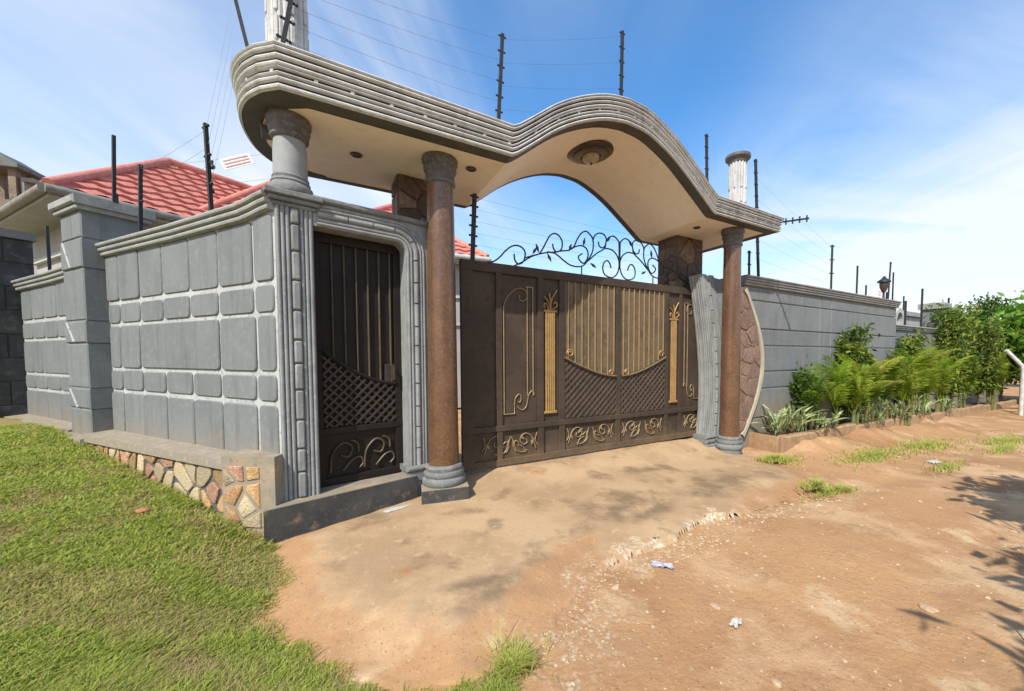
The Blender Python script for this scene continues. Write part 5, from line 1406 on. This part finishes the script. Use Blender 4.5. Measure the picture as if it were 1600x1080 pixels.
def shrub(s, d, h, w, label, seed, m, mats=None, n=2600, ll=.13):
    r = random.Random(seed); x, y, _ = GF(s, d, 0); z = float(A_of(np.array(s))) + .18
    t = thing('leafy_shrub', (x, y, z), label, 'shrub', 'tall leafy shrubs along the right wall')
    crown = []
    mb = MB()
    for k in range(5):
        px, py = r.uniform(-w, w) * .45, r.uniform(-w, w) * .3; hh = h * r.uniform(.72, 1.0)
        mb.tube([(x, y, z - .1), (x + px * .4, y + py * .4, z + hh * .5), (x + px, y + py, z + hh)], [.02, .013, .005], 5)
        for q in range(5):
            v = .30 + .7 * q / 4; crown.append((x + px * v, y + py * v, z + hh * v, w * .27 * (1.25 - v * .6), w * .25, .17, 9))
    obj('stem', mb, M['trunk'], t)
    foliage('foliage', crown, n, .055, ll, m, seed, t, .35, mats)
shrub(8.2, .34, 2.15, .6, 'tall pointed leafy shrub standing against the long wall', 3, M['mid_leaf'], [M['dark_leaf'], M['yellow_leaf']], 4200)
shrub(11.7, .34, 2.2, .5, 'leafy shrub with yellowish tips at the end of the long wall', 4, M['yellow_leaf'], [M['dark_leaf'], M['mid_leaf']])
shrub(14.6, .25, 3.0, .8, 'tallest leafy shrub before the far pier', 5, M['mid_leaf'], [M['dark_leaf'], M['yellow_leaf']], 4200, .15)
shrub(17.4, .25, 2.8, .85, 'last tall leafy shrub at the far right of the planter', 6, M['dark_leaf'], [M['mid_leaf'], M['yellow_leaf']], 4200, .15)
shrub(6.35, .30, 1.25, .22, 'thin dark upright shrub behind the striped clumps', 7, M['dark_leaf'], [M['dark_leaf']], 700, .11)

def tree(name, x, y, h, cr, label, seed, m, mats, n=9000, ll=.28, trunk_h=.35, grp='trees beyond the far walls', ncl=26, squash=.8, r0=.14):
    r = random.Random(seed); z = float(terrain(np.array(x), np.array(y))) - .1
    t = thing(name, (x, y, z), label, 'tree', grp); mb = MB(); ht = h * trunk_h; crown = []
    mb.tube([(x, y, z), (x + .05, y, z + ht * .5), (x, y + .04, z + ht * 1.2), (x + .1, y, z + h * .75)], [r0, r0 * .8, r0 * .6, r0 * .2], 8)
    for k in range(ncl):
        az = r.uniform(0, 6.28); el = r.uniform(-.55, 1.25); rad = cr * r.uniform(.35, .95)
        p = (x + rad * math.cos(az) * math.cos(el), y + rad * math.sin(az) * math.cos(el), z + ht + (h - ht) * .45 + rad * math.sin(el) * squash * (h - ht) / (2 * cr) * 1.1)
        mb.tube([(x, y, z + ht * r.uniform(.7, 1.3)), ((x + p[0]) / 2, (y + p[1]) / 2, (z + ht + p[2]) / 2 + .15), p], [r0 * .4, r0 * .22, .01], 5)
        crown.append((*p, cr * .33, cr * .33, cr * .24, 16))
    obj('trunk', mb, M['trunk'], t, smooth=50); foliage('crown', crown, n, ll * .5, ll, m, seed, t, .4, mats); return t
tree('broadleaf_tree', 19.6, 15.6, 4.6, 2.6, 'bright green broadleaf tree at the right edge behind the planter', 2, M['bright_leaf'], [M['mid_leaf'], M['bright_leaf']], 15000, .30, .12, ncl=40)
tree('broadleaf_tree', 22.5, 17.5, 4.6, 2.4, 'darker tree behind the bright one at the right edge', 3, M['dark_leaf'], [M['mid_leaf']], 9000, .3, .15)
tree('conifer_tree', 23.8, 22.0, 4.9, .8, 'dark narrow conifer standing left of the bright broadleaf tree', 4, M['dark_leaf'], [M['dark_leaf']], 4000, .22, .1, squash=1.6)
tree('distant_tree', 30.5, 31.0, 6.6, 2.2, 'small round tree beyond the grey outbuilding', 5, M['mid_leaf'], [M['dark_leaf']], 6000, .4, .3)
tree('distant_tree', 28.0, 32.5, 5.8, 2.0, 'low dark tree just beyond the end of the long wall', 6, M['dark_leaf'], [M['mid_leaf']], 5000, .4, .25)
tree('distant_tree', 38.0, 32.0, 6.0, 3.0, 'dark tree mass far behind the conifer', 8, M['dark_leaf'], [M['mid_leaf']], 6000, .45, .2)
for k, (x, y, h, c_) in enumerate(((19.5, 12.4, 2.4, 1.5), (22.5, 13.0, 3.2, 2.0), (27.0, 16.0, 4.2, 2.6), (32, 20, 5, 3.2))):
    tree('hedge_bush', x, y, h, c_, ['low dark bush behind the white pipe at the right edge', 'dark bush beside the road at the far right', 'large roadside bush far down the road', 'farthest roadside bush where the road bends'][k], 20 + k, M['dark_leaf'], [M['mid_leaf']], 6500, .26, .1, 'bushes beside the far road', 30)
# trees on the near side of the road, out of view to the right: their shade falls on the dirt
for k, (x, y, h, c_, ncl, nn) in enumerate(((4.55, .85, 4.5, .85, 18, 12000), (3.0, -.5, 3.7, .55, 14, 12000), (1.6, -1.5, 3.6, .38, 10, 8000))):
    tree('roadside_tree', x, y, h, c_ * .9, ['roadside tree across the road whose shade streaks the dirt', 'round headed young tree beside the photographer shading the right edge', 'small thin tree behind the viewpoint'][k], 40 + k, M['mid_leaf'], [M['dark_leaf']], nn, .27, .55, 'young trees on the near side of the road', ncl, .5, .06)

# bent white pipe post at the right
t = thing('pipe_post', GF(17.2, -1.0, -.6), 'bent pale steel pipe post near the end of the planter', 'post')
bx, by, _ = GF(17.2, -.75, 0)
mb = MB(); mb.tube([(bx, by, -.8), (bx, by, 1.02), (bx - .05, by, 1.14), (bx - .45, by + .1, 1.62)], .055, 10); obj('pipe', mb, M['pipe'], t, smooth=50)
mb = MB(); mb.tube([(bx, by, 1.0), (bx + 1.6, by + .35, 1.06)], .06, 8); mb.tube([(bx, by, .2), (bx + 1.6, by + .35, .26)], .045, 8); obj('cross_pipe', mb, M['pipe'], t, smooth=50)

# ------------------------------------------------------------------ grass
def blades(name, P, H, lean, wid, tone, label, r):
    n = len(P); az = r.rand(n) * 2 * np.pi; dx, dy = np.cos(az), np.sin(az); px, py = -dy, dx
    w = wid * r.uniform(.7, 1.3, n); b0 = P.copy(); b1 = P.copy()
    b0[:, 0] -= px * w / 2; b0[:, 1] -= py * w / 2; b1[:, 0] += px * w / 2; b1[:, 1] += py * w / 2
    m0 = P.copy(); m0[:, 0] += dx * lean * H * .4; m0[:, 1] += dy * lean * H * .4; m0[:, 2] += H * .62
    m1 = m0.copy(); m0[:, 0] -= px * w * .36; m0[:, 1] -= py * w * .36; m1[:, 0] += px * w * .36; m1[:, 1] += py * w * .36
    t_ = P.copy(); t_[:, 0] += dx * lean * H * 1.15; t_[:, 1] += dy * lean * H * 1.15; t_[:, 2] += H * .95
    V = np.stack([b0, b1, m1, m0, t_], 1).reshape(-1, 3); k = np.arange(n)[:, None] * 5
    tri = np.concatenate([k + np.array([[0, 1, 2]]), k + np.array([[0, 2, 3]]), k + np.array([[3, 2, 4]])], 1).reshape(-1, 3)
    me = raw_mesh(name, V, tri, False)
    ca = me.color_attributes.new('tone', 'FLOAT_COLOR', 'POINT'); col = np.ones((n, 4), np.float32); col[:, :3] = tone
    ca.data.foreach_set('color', np.repeat(col, 5, 0).ravel()); me.materials.append(M['grass'])
    o = bpy.data.objects.new(name, me); C.objects.link(o); props(o, label, None, None, 'stuff'); return o
r = np.random.RandomState(11)
def lawn_points(n):
    # density falls with distance: sample polar about the viewpoint
    out = []
    while sum(len(a) for a in out) < n:
        th = r.uniform(R(88), R(156), 200000); rr = 1.25 * (8.5 / 1.25) ** (r.rand(200000) ** .85)
        x = rr * np.cos(th); y = rr * np.sin(th)
        ok = (poly_sd(LAWN, x, y) + fbm(x, y, 3.0) * .25 + fbm(x, y, 9, 2) * .22 > r.rand(len(x)) ** 2 * .28) & (r.rand(len(x)) < .25 + 1.5 * np.clip(fbm(x, y, 1.1, 4) + .36, 0, .6))
        t = lawn_t(x, y); oo = (x + 2.39) * SF.ey[0] + (y - 3.26) * SF.ey[1]
        ok &= (oo > .20 + np.clip(.022 * t, -.05, .1)) | (t < -.10); ok &= (t < 6.45)
        out.append(np.stack([x[ok], y[ok]], 1))
    return np.concatenate(out)[:n]
P2 = lawn_points(330000); x, y = P2[:, 0], P2[:, 1]; z = terrain(x, y) - .004
n = len(x); dry = smoothstep(-.02, .30, fbm(x * 1.0, y * 1.4, 1.05, 4) + fbm(x, y, 5, 4) * .7 + r.normal(size=n) * .03)
dry = np.maximum(dry, smoothstep(.22, .0, np.hypot((x + 2.9) / 1.7, (y - 2.12) / .24) - .75 + fbm(x, y, 4, 4) * 1.6) * .5)
dry = np.maximum(dry, smoothstep(.3, .0, np.hypot((x + 2.05) / .7, (y - 2.75) / .28) - .75 + fbm(x, y, 4, 4) * 1.6) * .5)
dist = np.hypot(x, y)
H = (.020 + .024 * r.rand(n) ** 1.5 + .05 * np.clip(fbm(x, y, 1.9, 4), -.1, .4)) * (1 - .35 * dry)
wall_near = ((x + 2.39) * SF.ey[0] + (y - 3.26) * SF.ey[1]); H *= 1 + .7 * smoothstep(.55, .2, wall_near) * (lawn_t(x, y) > -.2)
g1 = np.array([.37, .44, .075]); g2 = np.array([.55, .58, .16]); g3 = np.array([.20, .29, .045]); br = np.array([.58, .49, .25]); br2 = np.array([.46, .36, .17])
u1 = r.rand(n)[:, None]; tone = g1 * (1 - u1) + g2 * u1; k3 = (r.rand(n) < .28)[:, None]; tone = np.where(k3, g3, tone)
u2 = r.rand(n)[:, None]; dr = br * (1 - u2) + br2 * u2
pick = (r.rand(n) < dry * .78)[:, None]; tone = np.where(pick, dr, tone * (1 - dry[:, None] * .35) + dr * dry[:, None] * .35)
tone = np.where((r.rand(n) < .07)[:, None], dr, tone)
blades('grass', np.stack([x, y, z], 1), H, r.uniform(.3, 1.7, n), .0048 * np.clip(dist / 2.2, .8, 2.6), tone, 'patchy green lawn grass left of the concrete apron', r)
# roadside weeds
W_ = []
for (cx_, cy_, rx_, ry_, k) in ((1.35, 3.62, .25, .05, 0), (3.10, 4.62, .34, .10, 900), (3.45, 4.72, .22, .07, 500), (3.35, 5.95, .38, .13, 1400), (5.2, 6.45, 1.0, .28, 1300), (7.0, 7.4, 1.2, .30, 1500), (5.9, 5.9, .5, .12, 500), (9.4, 8.2, 1.3, .3, 1300), (8.4, 7.3, .8, .12, 700), (-.25, 1.88, .10, .07, 900)):
    a = r.rand(k) * 6.28; q = np.abs(r.normal(size=k)) * .6 * (.5 + r.rand(k)); x = cx_ + rx_ * q * np.cos(a); y = cy_ + ry_ * q * np.sin(a); x2 = x + (y - cy_) * .0
    rot = math.atan2(.515, .857); X2 = cx_ + (x - cx_) * math.cos(rot) - (y - cy_) * math.sin(rot); Y2 = cy_ + (x - cx_) * math.sin(rot) + (y - cy_) * math.cos(rot); W_.append(np.stack([X2, Y2], 1))
W_ = np.concatenate(W_); x, y = W_[:, 0], W_[:, 1]; n = len(x)
zz_ = np.maximum(terrain(x, y), np.where(poly_sd(SLAB, x, y) > .02, slab_z(x, y), -9)) - .005
u1 = r.rand(n)[:, None]; tone = g1 * (1 - u1) + g2 * u1; tone = np.where((r.rand(n) < .2)[:, None], br, tone)
blades('roadside_weeds', np.stack([x, y, zz_], 1), .035 + .06 * r.rand(n), r.uniform(.4, 1.6, n), .007 * np.clip(np.hypot(x, y) / 4, .8, 1.8), tone, 'scattered weeds along the road edge and the kerb', r)

# ------------------------------------------------------------------ pebbles and litter
def pebbles(n, seed):
    r = np.random.RandomState(seed); V = []; Fq = []
    base = np.array([[1, 0, 0], [-1, 0, 0], [0, 1, 0], [0, -1, 0], [0, 0, 1], [0, 0, -1]], float)
    tri = np.array([[0, 2, 4], [2, 1, 4], [1, 3, 4], [3, 0, 4], [2, 0, 5], [1, 2, 5], [3, 1, 5], [0, 3, 5]])
    rr = 1.5 * (9 / 1.5) ** r.rand(n); th = r.uniform(R(12), R(104), n); x, y = rr * np.cos(th), rr * np.sin(th)
    # a band of rubble follows the broken edge of the apron
    e = poly_sd(SLAB, x, y); keep = (e < -.0) & (poly_sd(LAWN, x, y) < -.02); 
    s, d = sd(x, y); keep &= d < -.12
    m = int(n * .45); E = np.array(SLAB[7:19]); i = r.randint(0, len(E) - 1, m); u = r.rand(m)[:, None]; pe = E[i] * (1 - u) + E[i + 1] * u + np.abs(r.normal(size=(m, 1))) * np.array([[.10, -.10]]) + r.normal(size=(m, 2)) * .04
    x = np.concatenate([x[keep], pe[:, 0]]); y = np.concatenate([y[keep], pe[:, 1]]); n = len(x)
    z = np.maximum(terrain(x, y), np.where(poly_sd(SLAB, x, y) > .03, slab_z(x, y), -9))
    sz = .003 + .012 * r.rand(n) ** 4; sz *= np.clip(np.hypot(x, y) / 2.8, .8, 2)
    sc = sz[:, None] * r.uniform(.7, 1.3, (n, 3)) * np.array([1.2, 1, .6]); a = r.rand(n) * 6.28; ca, sa = np.cos(a), np.sin(a)
    P = base[None] * sc[:, None, :] * r.uniform(.75, 1.2, (n, 6, 1)); Q_ = P.copy(); Q_[..., 0] = P[..., 0] * ca[:, None] - P[..., 1] * sa[:, None]; Q_[..., 1] = P[..., 0] * sa[:, None] + P[..., 1] * ca[:, None]
    Q_ += np.stack([x, y, z + sz * .15], 1)[:, None, :]
    tri_ = (np.arange(n)[:, None, None] * 6 + tri[None]).reshape(-1, 3)
    me = raw_mesh('gravel', Q_.reshape(-1, 3), tri_, False); me.materials.append(M['pebble'])
    o = bpy.data.objects.new('gravel', me); C.objects.link(o); props(o, 'loose pale gravel over the dirt road and the crumbling edge', None, None, 'stuff')
pebbles(2600, 5)
def gz(x, y):
    a = float(terrain(np.array(x), np.array(y))); 
    if float(poly_sd(SLAB, np.array(x), np.array(y))) > .04: a = max(a, float(slab_z(np.array(x), np.array(y))))
    return a
def rock(name, x, y, r0, m, label, cat, sc=(1, 1, .6), seed=1, grp=None, sink=.3):
    r = random.Random(seed); bm = bmesh.new(); bmesh.ops.create_icosphere(bm, subdivisions=2, radius=r0)
    ph = [r.uniform(0, 6) for _ in range(3)]
    for v in bm.verts:
        k = 1 + .16 * math.sin(v.co.x / r0 * 2.7 + ph[0]) + .14 * math.sin(v.co.y / r0 * 3.1 + ph[1]) + r.uniform(-.06, .06); v.co = Vector((v.co.x * sc[0] * k, v.co.y * sc[1] * k, v.co.z * sc[2] * k))
    me = bpy.data.meshes.new(name); bm.to_mesh(me); bm.free(); me.materials.append(m)
    o = bpy.data.objects.new(name, me); C.objects.link(o); o.location = (x, y, gz(x, y) + r0 * sc[2] * (1 - sink) * .6); o.rotation_euler = (0, 0, r.uniform(0, 6)); props(o, label, cat, grp)
SG = 'stones lying on the dirt road'
rock('stone', 2.62, 2.05, .085, M['stone_pale'], 'flat pale stone at the right, beside the round patch of shade', 'stone', (1.2, .8, .22), 2, SG)
rock('stone', 2.28, 2.35, .045, M['pebble'], 'smaller tan stone left of the flat pale one', 'stone', (1.2, .8, .25), 3, SG)
rock('stone', 1.02, 1.78, .028, M['pebble'], 'small stone half buried in the middle of the road', 'stone', (1.1, .8, .4), 4, SG)
rock('stone', .95, 2.35, .03, M['pebble'], 'pale stone below the broken concrete edge', 'stone', (1.2, .8, .4), 6, SG)
rock('stone', .35, 2.55, .03, M['pebble'], 'rounded stone fallen from the apron edge', 'stone', (1.1, .9, .5), 7, SG)
rock('brick_fragment', -3.36, 3.05, .038, M['brick'], 'broken red brick lying in the grass below the stone plinth', 'brick', (1.2, .7, .6), 5, None, -.9)
def litter(name, x, y, w, l, m, label, seed):
    r = random.Random(seed); nx, ny = 9, 7; vs = []; rot = r.uniform(0, 3); z0 = gz(x, y)
    for j in range(ny):
        for i in range(nx):
            u, v = (i / (nx - 1) - .5) * w, (j / (ny - 1) - .5) * l; k = 1 - .25 * r.random()
            vs.append((x + (u * math.cos(rot) - v * math.sin(rot)) * k, y + (u * math.sin(rot) + v * math.cos(rot)) * k, z0 + .010 + r.uniform(0, .018)))
    mb = MB(); mb.add(vs, [(j * nx + i, j * nx + i + 1, (j + 1) * nx + i + 1, (j + 1) * nx + i) for j in range(ny - 1) for i in range(nx - 1)])
    o = obj(name, mb, m, None, label=label, cat='litter', loc=(x, y, z0)); md = o.modifiers.new('thickness', 'SOLIDIFY'); md.thickness = .003
litter('plastic_bag', 6.05, 6.25, .26, .16, M['plastic'], 'crumpled white plastic bag on the verge past the gateway', 1)
litter('plastic_wrapper', .74, 2.82, .18, .06, M['blueplastic'], 'bluish plastic strip by the broken concrete edge', 2)
litter('paper_scrap', .47, 1.66, .08, .06, M['plastic'], 'small white scrap near the bottom of the road', 3)
litter('paper_scrap', 1.0, 2.18, .09, .05, M['plastic'], 'pale torn scrap in the middle of the dirt road', 4)
rock('cement_spill', -1.62, 3.72, .10, M['plastic'], 'patch of dried white cement beside the left column plinth', 'cement patch', (1.3, .5, .08), 9, None, .6)
